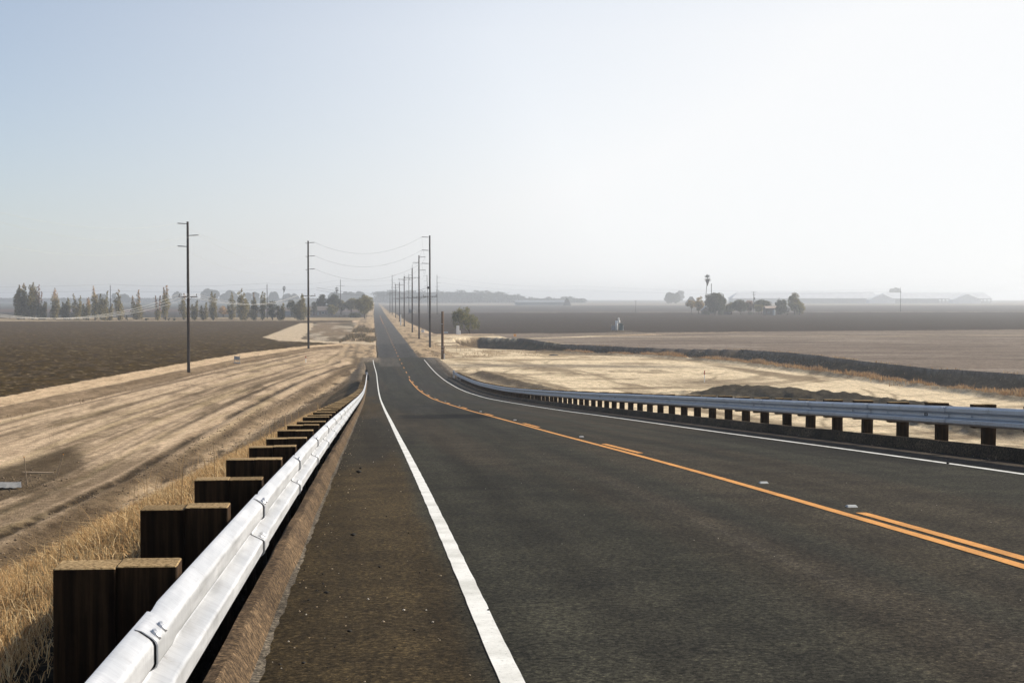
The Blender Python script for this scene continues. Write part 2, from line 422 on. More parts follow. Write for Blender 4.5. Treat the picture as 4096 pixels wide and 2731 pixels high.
    cb = mixc(cb, (.30, .225, .14), sst(n2, .55, .7) * .5)
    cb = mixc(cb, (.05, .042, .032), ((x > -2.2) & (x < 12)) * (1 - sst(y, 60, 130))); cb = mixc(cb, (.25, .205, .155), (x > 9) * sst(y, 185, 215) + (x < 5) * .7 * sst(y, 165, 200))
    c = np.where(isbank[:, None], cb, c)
    # right sand
    mR = (x > 9) & (y < 420)
    dirR = fbm(dB * .16, aB * .022, 81, 5); arc = fbm(np.hypot(x - 30, y - 215) * .3, np.arctan2(y - 215, x - 30) * 2, 83, 5)
    SR = (.90, .735, .50)
    cr = np.tile(np.array(SR), (len(x), 1))
    cr = mixc(cr, (.26, .195, .125), np.clip(.8 * sst(dirR, .52, .68) + .6 * sst(arc, .54, .66), 0, .85))
    for (cx_, cy_, r_, k_) in ((34, 205, 13, 1), (34, 205, 15, 2), (40, 214, 24, 3), (40, 214, 26.2, 4), (30, 180, 30, 5), (30, 180, 32, 6), (38, 150, 22, 7), (40, 118, 9, 8), (40, 118, 11, 9), (52, 112, 14, 10), (24, 240, 22, 11), (46, 235, 17, 12)):
        rr_ = np.hypot(x - cx_, (y - cy_) * .6); an_ = np.arctan2((y - cy_) * .6, x - cx_)
        cr = mixc(cr, (.24, .18, .115), .7 * np.exp(-((rr_ - r_ - .6 * (fbm(an_ * 2, an_ * 0 + k_, 86) - .5)) / .26) ** 2) * sst(fbm(an_ * 1.3 + 9, an_ * 0 + k_ * 2.3, 87), .42, .58))
    cr = mixc(cr, (.30, .25, .19), .8 * np.exp(-((y - 232 + .25 * (x - 20)) / 6) ** 2) * sst(x, 9, 12) * (1 - sst(x, 42, 60)))
    cr = mixc(cr, (.22, .165, .11), .7 * np.exp(-((x - 44) / 7) ** 2 - ((y - 184) / 9) ** 2))
    cr = mixc(cr, (.36, .26, .15), .6 * sst(fbm(x * .2, y * .06, 85), .5, .6) * sst(y, 235, 260))
    c = np.where((mR & ~isbank)[:, None], cr, c)
    md = near_b * np.clip(mh / .4, 0, 1); c = mixc(c, (.055, .047, .036), md * .95); c = mixc(c, (.10, .08, .055), md * sst(n3, .54, .68) * .5)
    c = mixc(c, (.15, .115, .08), near_b * np.clip(sh / .3, 0, 1) * .85)
    c = mixc(c, (.085, .070, .05), near_b * np.exp(-((sB + .9) / 1.0) ** 2) * (dB < 3.5) * .9)
    # fields ------------------------------------------------
    F = np.zeros(len(x), np.int8)
    fl = fld_l & ~tri & ~hol & (y < 690 + 3 * vnoise(x * .05, y * 0, 8)) & (x < -1) & ~((x > -9) & (y > 340))
    cl = np.tile(np.array((.074, .046, .011)), (len(x), 1))
    cl = mixc(cl, (.115, .082, .048), sst(fbm(x * .7, y * .35, 91), .5, .66) * .8)
    cl = mixc(cl, (.26, .19, .10), sst(vnoise(x * 2.2, y * .8, 92), .80, .93))
    cl = mixc(cl, (.03, .02, .011), sst(fbm(x * 1.1, y * .4, 90), .52, .66) * .7)
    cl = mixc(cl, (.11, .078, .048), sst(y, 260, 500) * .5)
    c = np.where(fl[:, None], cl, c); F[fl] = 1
    c = np.where((tri)[:, None], np.array((.66, .53, .37)), c)
    lt = (y > 688) & (y < 696) & (x < -26); c = np.where(lt[:, None], np.array((.50, .40, .28)), c)
    vl = (y >= 696) & (y < 800) & (x < -4)
    cv = mixc(np.tile(np.array((.22, .17, .115)), (len(x), 1)), (.42, .33, .21), sst(fbm(x * .02, y * .03, 94), .45, .6))
    c = np.where(vl[:, None], cv, c)
    f2 = (y >= 800) & (x < -4); bands = vnoise(y * .004, y * 0 + 3, 95)
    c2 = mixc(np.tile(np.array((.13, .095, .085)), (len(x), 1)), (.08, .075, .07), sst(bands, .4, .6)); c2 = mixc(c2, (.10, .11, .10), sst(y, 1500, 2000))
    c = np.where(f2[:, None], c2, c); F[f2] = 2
    rb = 434 + (x - 25) * .2 + (fbm(x * .1, y * .1, 96) - .5) * 8
    f3 = (sF < 0) & ~ind & (y < rb) & (x > 9) & (y > 60) & ((dF < 400)) & ~((y < 330) & (x < 42)) & ~((x < 21))
    f3 = f3 & (x > xat(FARL[::-1], np.clip(y, 130, 359)) - 1)
    c3 = np.tile(np.array((.255, .205, .165)), (len(x), 1))
    c3 = mixc(c3, (.17, .135, .11), sst(fbm(x * .05, y * .25, 97), .48, .62) * .7)
    c3 = mixc(c3, (.40, .34, .28), sst(fbm(x * .04, y * .2 + x * .05, 98), .58, .7) * .6)
    c3 = mixc(c3, (.52, .43, .31), np.exp(-((dF - 4.5) / 2.2) ** 2) * .7 + .5 * np.exp(-((y - 375 - .2 * x) / 16) ** 2) * sst(fbm(x * .06, y * .2, 99), .45, .6))
    c = np.where(f3[:, None], c3, c); F[f3] = 3
    eb = (y >= rb - 26) & (y < rb) & (x > 14); c = np.where(eb[:, None], mixc(c, (.27, .22, .17), .75 * np.ones(len(x)) * sst(n1, .2, .6)), c)
    f4 = (y >= rb) & (x > 16 + np.where(y < 640, 3 * (1 - (y - 434) / 200), 0)) & (y < 1046)
    c4 = np.tile(np.array((.075, .060, .050)), (len(x), 1)); c4 = mixc(c4, (.058, .047, .038), sst(vnoise(x * .01, y * .3, 101), .4, .6) * .6)
    c = np.where(f4[:, None], c4, c); F[f4] = 4
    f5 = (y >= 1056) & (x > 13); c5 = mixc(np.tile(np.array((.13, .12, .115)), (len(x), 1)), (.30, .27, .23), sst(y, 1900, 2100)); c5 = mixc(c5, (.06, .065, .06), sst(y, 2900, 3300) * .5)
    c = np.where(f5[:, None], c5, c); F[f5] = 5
    pb = ((y >= 1046) & (y < 1056) | (y > 2040) & (y < 2085)) & (x > 13)
    c = np.where(pb[:, None], np.array((.50, .43, .33)), c)
    # road verges beyond the new pavement
    vg = (y > 262) & (y < 3000) & ((x > -6.5) & (x < 1.2) | (x > 8.4) & (x < 15.5)) & (F == 0) & ~tri
    cvg = mixc(np.tile(np.array((.55, .41, .26)), (len(x), 1)), (.22, .165, .11), sst(fbm(x * .9, y * .10, 111), .48, .64) * .85)
    cvg = mixc(cvg, (.17, .13, .09), np.exp(-((x + 3.3) / .5) ** 2) * .7 + np.exp(-((x + 5) / .4) ** 2) * .6)
    c = np.where(vg[:, None] & (F == 0)[:, None], cvg, c)
    # channel walls
    cd = mixc(np.tile(np.array((.115, .080, .046)), (len(x), 1)), (.22, .155, .09), sst(fbm(aF * .12 + dF * .3, dF * .25, 36), .5, .66) * .7); cd = mixc(cd, (.05, .042, .032), sst(fbm(aF * .5, dF * .8, 37), .54, .68) * .7)
    c = np.where(ind[:, None], cd, c); F[ind] = 6
    F[isbank] = 7
    F[(trk > .5) | tri] = 8
    return z, np.clip(c * .74, 0, 1), F

def build_terrain():
    d = [.7]
    while d[-1] < 60: d.append(d[-1] * 1.009 + .012)
    while d[-1] < 480: d.append(d[-1] * 1.0042)
    while d[-1] < 2400: d.append(d[-1] * 1.0062)
    while d[-1] < 6200: d.append(d[-1] * 1.03)
    d = np.array(d)
    a = np.concatenate([np.arange(-180, -24, 3.0), np.arange(-24, -15, .3), np.arange(-15, 26.5, .078), np.arange(26.5, 36, .3), np.arange(36, 180, 3.0)])
    a = np.radians(a)
    nd, na = len(d), len(a)
    A, Dm = np.meshgrid(a, d)
    x = (np.sin(A) * Dm).ravel(); y = (np.cos(A) * Dm).ravel()
    z, c, F = terrain(x, y)
    V = np.stack([x, y, z], 1)
    i = np.arange(nd - 1)[:, None] * na; j = np.arange(na)[None, :]; j2 = (j + 1) % na
    quads = np.stack([i + j, i + na + j, i + na + j2, i + j2], 2).reshape(-1, 4)
    quads = quads[:, ::-1]
    fr = F[quads[:, 0]]
    names = {0: 'ground', 1: 'field', 2: 'field', 3: 'field', 4: 'field', 5: 'field', 6: 'ditch', 7: 'embankment', 8: 'dirt_track'}
    for k in range(9):
        q = quads[fr == k]
        if len(q) == 0: continue
        u, inv = np.unique(q.ravel(), return_inverse=True)
        o = mesh_np(names[k], V[u], inv.reshape(-1, 4), M['ground'], cols=c[u], smooth=True)
        tag(o, kind='structure')
build_terrain()

# ------------------------------------------------------------------ roads
def new_road():
    xs = np.concatenate([np.linspace(-.62, 10.46, 150)])
    ys = [-8.0]
    while ys[-1] < 262: ys.append(ys[-1] + max(.12, ys[-1] * .006))
    ys = np.array(ys); X, Y = np.meshgrid(xs, ys); x = X.ravel(); y = Y.ravel()
    # flare of the pavement at its far end
    w = sst(y, 205, 258)
    x2 = x + np.where(x < .3, -1.0 * w * (.3 - x), 0) + np.where(x > 9.2, w * (x - 9.2) * .5, 0)
    crown = -.012 * np.maximum(0, np.abs(x - 4.75) - 4.3)
    V = np.stack([x2, y, zr(y) + crown], 1)
    c = np.tile(np.array((.0455, .0435, .033)), (len(x), 1))
    sho = 1 - sst(x + (fbm(y * .4, x * .4, 1) - .5) * .18, .40, .62)
    c = mixc(c, (.058, .042, .0215), sho * .97)
    c = mixc(c, (.078, .062, .048), sst(x, 9.15, 9.4) * .9)
    # darker wheel paths and oily band, in long soft streaks
    for cx, w_, k in ((1.55, .38, .35), (3.35, .42, .45), (6.0, .4, .22), (7.9, .4, .22)):
        c = mixc(c, (.024, .0215, .0165), 1.5 * k * np.exp(-((x - cx) / w_) ** 2) * (.5 + .7 * fbm(x * .5, y * .05, 3)))
    c = mixc(c, (.030, .021, .013), .85 * np.exp(-((x - 2.35 - .03 * y) / .42) ** 2) * sst(fbm(x * .4, y * .09, 7), .42, .6) * (y < 22))
    c = mixc(c, (.07, .067, .06), .30 * np.exp(-((x - 3.25) / .30) ** 2) * (1 - sst(y, 15, 22)) * (.4 + .8 * fbm(x * 4, y * .15, 5)))
    c = mixc(c, (.11, .105, .095), .6 * np.exp(-((x - 3.12) / .045) ** 2) * sst(fbm(x * 0 + 1, y * .5, 6), .25, .5) * (y < 19))
    # brownish dust band right lane, darker streaks
    c = mixc(c, (.056, .046, .033), .75 * sst(fbm(x * .8, y * .02, 9), .5, .66))
    c = mixc(c, (.032, .030, .024), .7 * sst(fbm(x * .45, y * .03, 19), .54, .68))
    # two dark slurry patches across the lane and a shadow painted in by the right edge line
    p = lambda x0, x1, y0, y1, e=.5: sst(x + (fbm(y * .6, x, 2) - .5) * .5, x0, x0 + e) * (1 - sst(x, x1 - e, x1)) * sst(y + (fbm(x * .8, y * .2, 4) - .5) * 2.5, y0, y0 + 1.2) * (1 - sst(y, y1 - 1.2, y1))
    c = mixc(c, (.016, .015, .013), p(.75, 4.6, 53, 61) * .85)
    c = mixc(c, (.010, .0095, .008), p(2.6, 4.9, 54, 62) * .85)
    c = mixc(c, (.014, .013, .011), p(2.2, 4.4, 79, 85) * .85)
    c = mixc(c, (.018, .0165, .014), p(7.7, 9.15, 20.5, 38) * .75 * sst(x, 7.6 + .08 * np.abs(y - 27), 8.1 + .08 * np.abs(y - 27)))
    c = mixc(c, (.038, .036, .033), .5 * p(.8, 8.9, 60, 200, 1.5) * sst(fbm(x * .3, y * .04, 8), .4, .6))
    # pale dusty joint with the old road
    c = mixc(c, (.13, .115, .098), p(1.0, 4.7, 226, 262, .3) * .5)
    c = mixc(c, (.26, .205, .145), sst(y + (fbm(x, y, 5) - .5) * 16, 238, 256) * (1 - sst(x, .9, 1.8)) * .85)
    c = mixc(c, (.14, .12, .1), sst(y, 225, 250) * sst(x, 9.3, 9.8) * .8)
    nx, ny = len(xs), len(ys)
    i = np.arange(ny - 1)[:, None] * nx; j = np.arange(nx - 1)[None, :]
    q = np.stack([i + j, i + j + 1, i + nx + j + 1, i + nx + j], 2).reshape(-1, 4)
    tag(mesh_np('road', V, q, M['road'], cols=c * .74, smooth=True), kind='structure')
def road_cx(y): return 4.85 + 2.0 * sst(y, 700, 1900) + np.maximum(0, y - 1900) * .0024
def old_road():
    ys = np.concatenate([np.arange(255, 700, 2.5), np.geomspace(700, 4200, 160)])
    us = np.linspace(-1, 1, 41); U, Y = np.meshgrid(us, ys); u = U.ravel(); y = Y.ravel()
    hw = 3.75 + .25 * (fbm(y * .09, np.sign(u), 3) - .5) * (np.abs(u) > .9)
    x = road_cx(y) + u * hw
    V = np.stack([x, y, zr(np.minimum(y, 390)) - .012 + 0 * y], 1)
    c = np.tile(np.array((.062, .060, .058)), (len(x), 1))
    c = mixc(c, (.045, .043, .042), .6 * np.exp(-((np.abs(u) - .52) / .2) ** 2))
    c = mixc(c, (.105, .10, .094), sst(y, 338, 346) * .75)
    c = mixc(c, (.075, .072, .070), sst(y, 338, 346) * (u < -.05) * .6)
    c = mixc(c, (.22, .17, .12), sst(np.abs(u) + .25 * (fbm(y * .15, u * 2, 6) - .5), .9, 1.05) * .8)
    c = mixc(c, (.035, .034, .033), (np.abs(y - 297) < 1.5) * .5)
    nx, ny = len(us), len(ys)
    i = np.arange(ny - 1)[:, None] * nx; j = np.arange(nx - 1)[None, :]
    q = np.stack([i + j, i + j + 1, i + nx + j + 1, i + nx + j], 2).reshape(-1, 4)
    tag(mesh_np('road', V, q, M['road'], cols=c * .74, smooth=True), kind='structure')
new_road(); old_road()

def ribbon(name, segs, mat, lift=.005, wob=.006):
    V = []; Fq = []
    for (ya, yb, fx, w) in segs:
        ys = [ya]
        while ys[-1] < yb: ys.append(min(yb, ys[-1] + max(.25, abs(ys[-1]) * .01)))
        n0 = len(V)
        for k, y in enumerate(ys):
            xx = fx(y); j1 = (random.random() - .5) * wob; j2 = (random.random() - .5) * wob
            z = float(zr(min(y, 390))) + lift + (0 if y < 262 else -.006)
            ex = .012 if 0 < k < len(ys) - 1 else 0
            V.append((xx - w / 2 + j1, y, z - .012 * max(0, abs(xx - 4.75) - 4.3))); V.append((xx + w / 2 + j2, y, z - .012 * max(0, abs(xx - 4.75) - 4.3)))
        for k in range(len(ys) - 1):
            a = n0 + 2 * k; Fq.append((a, a + 1, a + 3, a + 2))
    return tag(mesh_np(name, np.array(V), np.array(Fq), mat), kind='structure')
ribbon('edge_line', [(-8, 252, lambda y: .64 - .45 * float(sst(np.array(y), 190, 255)), .115)], M['white'])
ribbon('edge_line', [(-8, 252, lambda y: 9.0 + .15 * float(sst(np.array(y), 200, 255)), .115)], M['white'])
ribbon('centre_line', [(-8, 182, lambda y: 4.70, .115)], M['yellow'])
dash = [(25.8 - 16.1, 13.95)] + [(25.8 + 16.1 * k, 30.0 + 16.1 * k) for k in range(0, 34)]
ribbon('centre_dash', [(a, b, (lambda y: 4.90) if a < 250 else (lambda y: float(road_cx(y)) + .02), .115 if a < 250 else .13) for a, b in dash], M['yellow'])
ribbon('centre_line', [(590, 900, lambda y: float(road_cx(y)) - .12, .13)], M['yellow'])

def kerb(sign, x_toe, h, y0, y1, name):
    # asphalt dike: profile across the road, swept along it
    prof = [(0, -.02), (.006, .012), (.070, h * .88), (.082, h * .97), (.095, h), (.148, h * 1.0), (.162, h * .86), (.168, .0), (.19, -.3)]
    ys = np.concatenate([np.arange(y0, 40, .25), np.arange(40, y1, 1.0), [y1]])
    V = []; Fq = []; n = len(prof)
    for k, y in enumerate(ys):
        e = float(sst(np.array(y), y1 - 9, y1)) if sign > 0 else 0
        for (o, hh) in prof:
            jx = (vnoise(np.array(y * .9), np.array(o * 30.), 3) - .5) * .022; jz = (vnoise(np.array(y * 1.3), np.array(o * 20.), 8) - .5) * .018
            V.append((x_toe + sign * (o + float(jx)) - .55 * e * e, y, float(zr(y)) + hh * (1 if hh < 0 else 1 - .4 * e) + float(jz) * (hh > .02)))
    for k in range(len(ys) - 1):
        for i in range(n - 1):
            a = k * n + i
            f = (a, a + n, a + n + 1, a + 1)
            Fq.append(f if sign > 0 else f[::-1])
    o = mesh_np(name, np.array(V), np.array(Fq), M['kerb'], smooth=True)
    md = o.modifiers.new('e', 'EDGE_SPLIT'); md.split_angle = math.radians(24)
    return tag(o, kind='structure')
kerb(-1, -.562, .145, -6, 178, 'kerb')
kerb(1, 10.32, .20, -4, 186, 'kerb')
# rough pale seam at the foot of the left kerb
def seam():
    V = []; Fq = []; ys = np.arange(-2, 110, .12)
    for y in ys:
        w0 = -.575; w1 = -.525 - .05 * float(fbm(np.array(y * .7), np.array(.5), 3)) + .035 * float(fbm(np.array(y * 9.), np.array(1.), 2))
        z = float(zr(y)) + .006
        V += [(w0, y, z + .004), (w1, y, z)]
    for k in range(len(ys) - 1):
        a = 2 * k; Fq.append((a, a + 1, a + 3, a + 2))
    o = mesh_np('kerb_seam', np.array(V), np.array(Fq), mat_asphalt('seam_asphalt', 1.4, False, (.105, .09, .072)))
    tag(o, kind='structure')
seam()

# ------------------------------------------------------------------ guardrails
RH = .345
PROF = [(.345, .026), (.340, .042), (.318, .073), (.309, .081), (.298, .0855), (.248, .086), (.238, .082), (.231, .073), (.206, .020), (.199, .011), (.190, .008), (.155, .008), (.146, .011), (.139, .020), (.114, .073), (.107, .082), (.097, .086), (.047, .0855), (.036, .081), (.027, .073), (.005, .042), (0, .026)]
def panel_mesh(sign, L):
    th = .005
    st = [(0, .0125), (.010, .0098), (.05, .0085), (.34, .0085), (.50, 0), (L * .5, 0), (L + .30, 0)]
    V = []; Fq = []; n = len(PROF)
    for (y, off) in st:
        for (h, o) in PROF: V.append((sign * (o + off), y, h))
    for (y, off) in st:
        for (h, o) in PROF: V.append((sign * (o + off - th), y, h))
    B = n * len(st)
    def q(a, b, c, d): Fq.append((a, b, c, d) if sign > 0 else (d, c, b, a))
    for k in range(len(st) - 1):
        for i in range(n - 1):
            a = k * n + i
            q(a, a + 1, a + n + 1, a + n); q(B + a, B + a + n, B + a + n + 1, B + a + 1)
        a = k * n; q(a, a + n, B + a + n, B + a)
        a = k * n + n - 1; q(a, B + a, B + a + n, a + n)
    for i in range(n - 1):
        q(i, B + i, B + i + 1, i + 1)
        a = (len(st) - 1) * n + i; q(a, a + 1, B + a + 1, B + a)
    return np.array(V), np.array(Fq)
def bolt_mesh():
    mb = MB(); vs = []; fs = []
    n = 10
    for (r, o) in ((.019, -.003), (.019, .006), (.012, .012)):
        for k in range(n):
            t = 2 * math.pi * k / n; vs.append((o, r * math.cos(t), r * math.sin(t)))
    for s in range(2):
        for k in range(n):
            j = (k + 1) % n; fs.append((s * n + k, s * n + j, (s + 1) * n + j, (s + 1) * n + k))
    fs.append(tuple(2 * n + k for k in range(n)))
    mb.add(vs, fs); return mb

def guardrail(side, xb, y0, npan, plen, post0, pstep, npost, ztop, label, nbolt, half):
    sg = 1 if side == 'L' else -1            # direction from the post towards the road
    root = thing('guardrail', label, 'guardrail', (xb, y0, float(zr(y0))))
    base = Vector(root.location)
    V, Fq = panel_mesh(sg, plen)
    pm = None; bm = None
    for k in range(npan):
        ya = y0 + plen * k; za = float(zr(ya)) + ztop - RH; zb = float(zr(ya + plen)) + ztop - RH
        if pm is None:
            o = mesh_np('rail_panel', V, Fq, M['steel'], root, smooth=True); pm = o
            md = o.modifiers.new('e', 'EDGE_SPLIT'); md.split_angle = math.radians(60); wn = o.modifiers.new('w', 'WEIGHTED_NORMAL'); wn.weight = 80; wn.keep_sharp = True
        else:
            o = pm.copy(); link(o, root)
        o.location = Vector((xb, ya, za)) - base
        o.rotation_euler = (math.atan2(zb - za, plen), 0, 0)
        if k < nbolt:
            spots = [(.07, .318, 44), (.19, .318, 44), (.07, .120, 58), (.19, .120, 58)]
            if side == 'R': spots += [(.07, .226, -58), (.19, .226, -58)]
            spots += [(plen * .26, .173, 0), (plen * .76, .173, 0)]
            for (py, ph, an) in spots:
                if bm is None:
                    b = bolt_mesh().build('bolt', M['steel'], o); bm = b
                else:
                    b = bm.copy(); link(b, o)
                b.rotation_euler = (0, -math.radians(an), 0 if sg > 0 else math.pi)
                hs = [p[0] for p in PROF][::-1]; os_ = [p[1] for p in PROF][::-1]
                b.location = (sg * (np.interp(ph, hs, os_) + .0085), py, ph)
    base_post = None
    for k in range(npost):
        y = post0 + pstep * k
        zt = ztop + .038 + random.uniform(-.010, .014)
        jx = random.uniform(-.012, .012)
        gz = float(zr(y))
        if base_post is None:
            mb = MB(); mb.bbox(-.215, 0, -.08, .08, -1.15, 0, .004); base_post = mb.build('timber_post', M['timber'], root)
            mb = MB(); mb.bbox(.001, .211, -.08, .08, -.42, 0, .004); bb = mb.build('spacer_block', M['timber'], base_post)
            o = base_post; b = bb
        else:
            o = base_post.copy(); link(o, root); b = bb.copy(); link(b, o)
        o.location = Vector((xb - sg * .212 + jx, y, gz + zt)) - base
        o.rotation_euler = (random.uniform(-.010, .010), random.uniform(-.012, .012), (0 if sg > 0 else math.pi) + random.uniform(-.01, .01))
        b.location = (0, random.uniform(-.008, .008), random.uniform(-.004, .009))
    return root
gl = guardrail('L', -.705, .02, 44, 4.08, 3.18, 2.04, 87, .72, 'long white galvanised guardrail on timber posts along the brown left shoulder', 12, 0)
gr = guardrail('R', 10.62, .48, 44, 4.16, 3.68, 2.08, 86, .83, 'grey shaded guardrail on timber posts curving past the right edge line', 13, 0)
def end_terms():
    b = Vector(gl.location); y = 179.3; z = float(zr(y))
    mb = MB(); mb.bbox(-.10, .10, -.06, .06, -.3, 1.30); o = mb.build('end_post', M['darkmetal'], gl); o.location = Vector((-.66, y + .25, z)) - b
    mb = MB(); mb.bbox(-.12, .14, -.25, .0, .70, 1.0); o = mb.build('end_cap', M['steel'], gl); o.location = Vector((-.66, y, z)) - b
    mb = MB(); mb.bbox(-.22, .14, -.03, .03, .02, .72); o = mb.build('strut', M['darkmetal'], gl); o.location = Vector((-.5, y - .2, z)) - b
    b = Vector(gr.location); y = 183.6; z = float(zr(y))
    mb = MB(); mb.bbox(-.10, .10, -.09, .09, -.3, .98); o = mb.build('end_post', M['steel'], gr); o.location = Vector((10.45, y, z)) - b
    mb = MB(); mb.bbox(-.13, .13, -.16, .16, .90, 1.02); o = mb.build('end_cap', M['steel'], gr); o.location = Vector((10.45, y - .05, z)) - b
    for k in range(5):
        mb = MB(); mb.bbox(-.08, .08, -.08, .08, -.3, .82); o = mb.build('steel_post', M['sheet'], gr); o.location = Vector((10.83, 181.5 - 1.9 * k + .9, float(zr(181 - 1.9 * k)))) - b
end_terms()

# ------------------------------------------------------------------ raised markers
mk = None
for y in [14.6] + [18.0 + 16.1 * k for k in range(9)]:
    if mk is None:
        mb = MB(); vs = []
        mb.add([(-.055, -.05, 0), (.055, -.05, 0), (.055, .05, 0), (-.055, .05, 0), (-.045, -.022, .018), (.045, -.022, .018), (.045, .022, .018), (-.045, .022, .018)],
               [(0, 1, 5, 4), (1, 2, 6, 5), (2, 3, 7, 6), (3, 0, 4, 7), (4, 5, 6, 7)])
        o = mk = mb.build('pavement_marker', M['reflector']); tag(o, 'small white raised reflector stuck to the road beside the yellow centre line', 'road marker', 'raised markers along the centre line')
    else:
        o = mk.copy(); link(o)
    o.location = (5.03, y, float(zr(y)) + .002)

# ------------------------------------------------------------------ stones on the shoulder
def stones():
    V = []; Fq = []; C = []
    ico = np.array([(0, 0, 1), (.9, 0, .2), (.28, .85, .2), (-.72, .52, .2), (-.72, -.52, .2), (.28, -.85, .2), (0, 0, -.5)])
    tri = [(0, 1, 2), (0, 2, 3), (0, 3, 4), (0, 4, 5), (0, 5, 1), (6, 2, 1), (6, 3, 2), (6, 4, 3), (6, 5, 4), (6, 1, 5)]
    def put(x, y, s, col, z=None):
        n = len(V); R = Matrix.Rotation(random.uniform(0, 6.28), 3, 'Z')
        sc = Vector((s * random.uniform(.8, 1.5), s * random.uniform(.7, 1.2), s * random.uniform(.5, .9)))
        z = float(zr(y)) if z is None else z
        for p in ico:
            q = R @ Vector((p[0] * sc.x * random.uniform(.8, 1.2), p[1] * sc.y, p[2] * sc.z)); V.append((x + q.x, y + q.y, z + q.z + s * .3)); C.append(col)
        for t in tri: Fq.append(tuple(n + i for i in t))
    for k in range(330):
        y = 4 + 60 * random.random() ** 2
        x = random.choice([-.5 + abs(random.gauss(0, .10)), random.uniform(-.45, .55), random.uniform(-.5, -.2)])
        col = random.choice([(.45, .34, .22), (.35, .28, .2), (.03, .03, .03), (.03, .028, .025), (.5, .45, .38)])
        put(x, y, random.choice([.004, .005, .006, .008, .011]), col)
    for x, y, s in ((-.13, 7.9, .018), (.23, 7.9, .014), (.05, 10.5, .014), (-.17, 12.6, .03), (-.2, 21, .05), (-.18, 22, .03), (.69, 8.5, .013), (8.95, 21.5, .03), (-.3, 9.3, .02), (5.3, 14.2, .01)):
        put(x, y, s, (.03, .028, .025))
    for k in range(50):
        put(random.uniform(.8, 8), 6 + 25 * random.random(), .005, (.4, .36, .3))
    for k in range(90):
        y = random.uniform(18, 60); put(10.28 - abs(random.gauss(0, .12)), y, random.choice([.008, .012, .018]), (.25, .2, .15))
    tag(mesh_np('gravel', np.array(V), np.array(Fq), M['stone'], cols=np.array(C)), kind='stuff', label='loose pebbles scattered on the shoulder asphalt', cat='gravel')
stones()

# ------------------------------------------------------------------ dry grass on the left bank, brush by the channel, weeds
def terr_z(x, y):
    z, c, F = terrain(np.atleast_1d(np.asarray(x, float)), np.atleast_1d(np.asarray(y, float))); return z
def blades(name, x, y, h, w, lean, pal, mat, label, cat, seed=1, bend=1.0, yaw=None):
    r = np.random.default_rng(seed); n = len(x); z = terr_z(x, y) - .02
    a = r.uniform(0, 2 * np.pi, n); la = r.uniform(0, 2 * np.pi, n) if yaw is None else r.normal(yaw, 1.1, n)
    dx, dy = np.cos(a) * w / 2, np.sin(a) * w / 2
    lx, ly = np.cos(la) * lean * h, np.sin(la) * lean * h
    P = np.stack([x, y, z], 1)
    b0 = P + np.stack([-dx, -dy, 0 * dx], 1); b1 = P + np.stack([dx, dy, 0 * dx], 1)
    mid = P + np.stack([lx * .35, ly * .35, h * .6], 1)
    m0 = mid + np.stack([-dx * .7, -dy * .7, 0 * dx], 1); m1 = mid + np.stack([dx * .7, dy * .7, 0 * dx], 1)
    t = P + np.stack([lx, ly, h * (1 - .35 * bend * np.clip(lean, 0, 1))], 1)
    t0 = t + np.stack([-dx * .25, -dy * .25, 0 * dx], 1); t1 = t + np.stack([dx * .25, dy * .25, 0 * dx], 1)
    V = np.stack([b0, b1, m1, m0, t1, t0], 1).reshape(-1, 3)
    i = np.arange(n)[:, None] * 6
    F = np.concatenate([i + np.array([[0, 1, 2, 3]]), i + np.array([[3, 2, 4, 5]])], 0)
    pal = np.array(pal); c = pal[r.integers(0, len(pal), n)] * r.uniform(.7, 1.25, (n, 1))
    return tag(mesh_np(name, V, F, mat, cols=np.repeat(c, 6, 0)), label, cat, kind='stuff')
def grass():
    r = np.random.default_rng(5)
    n = 210000
    y = 3 + 105 * r.random(n) ** 1.7
    x = -1.55 - (4.6 + .015 * y) * r.random(n) ** 1.1 * np.clip(1.25 - y / 150, .3, 1)
    k = fbm(x * 1.1, y * 1.1, 201, 3); edge = np.clip((-x - 1.5) / .8, 0, 1)
    keep = r.random(n) < np.clip((k - .28) * 2.6, .04, 1) * (.25 + .75 * edge)
    x, y, k = x[keep], y[keep], k[keep]; n = len(x)
    h = (.16 + .44 * k * r.random(n) ** .8) * np.clip((-x - 1.2) / 1.2, .25, 1)
    w = np.clip(.0022 + .00038 * y, .0032, .03) * r.uniform(.7, 1.5, n)
    lean = .15 + r.random(n) ** 1.3 * 1.5
    blades('dry_grass', x, y, h, w, lean, [(.52, .33, .15), (.46, .29, .125), (.60, .41, .2), (.36, .21, .09), (.42, .25, .11), (.66, .5, .28)], M['grass'], 'golden dry grass covering the bank beside the white guardrail', 'grass', 6)
    # a few tall bare stalks
    n = 260; y = 3.5 + 60 * r.random(n) ** 1.5; x = -1.9 - 3.4 * r.random(n)
    blades('weed_stalk', x, y, r.uniform(.55, 1.0, n), np.clip(.003 + .0003 * y, .004, .02), r.random(n) * .55, [(.30, .2, .1), (.45, .3, .15)], M['grass'], 'tall bare weed stalks standing above the dry grass bank', 'weeds', 8)
grass()
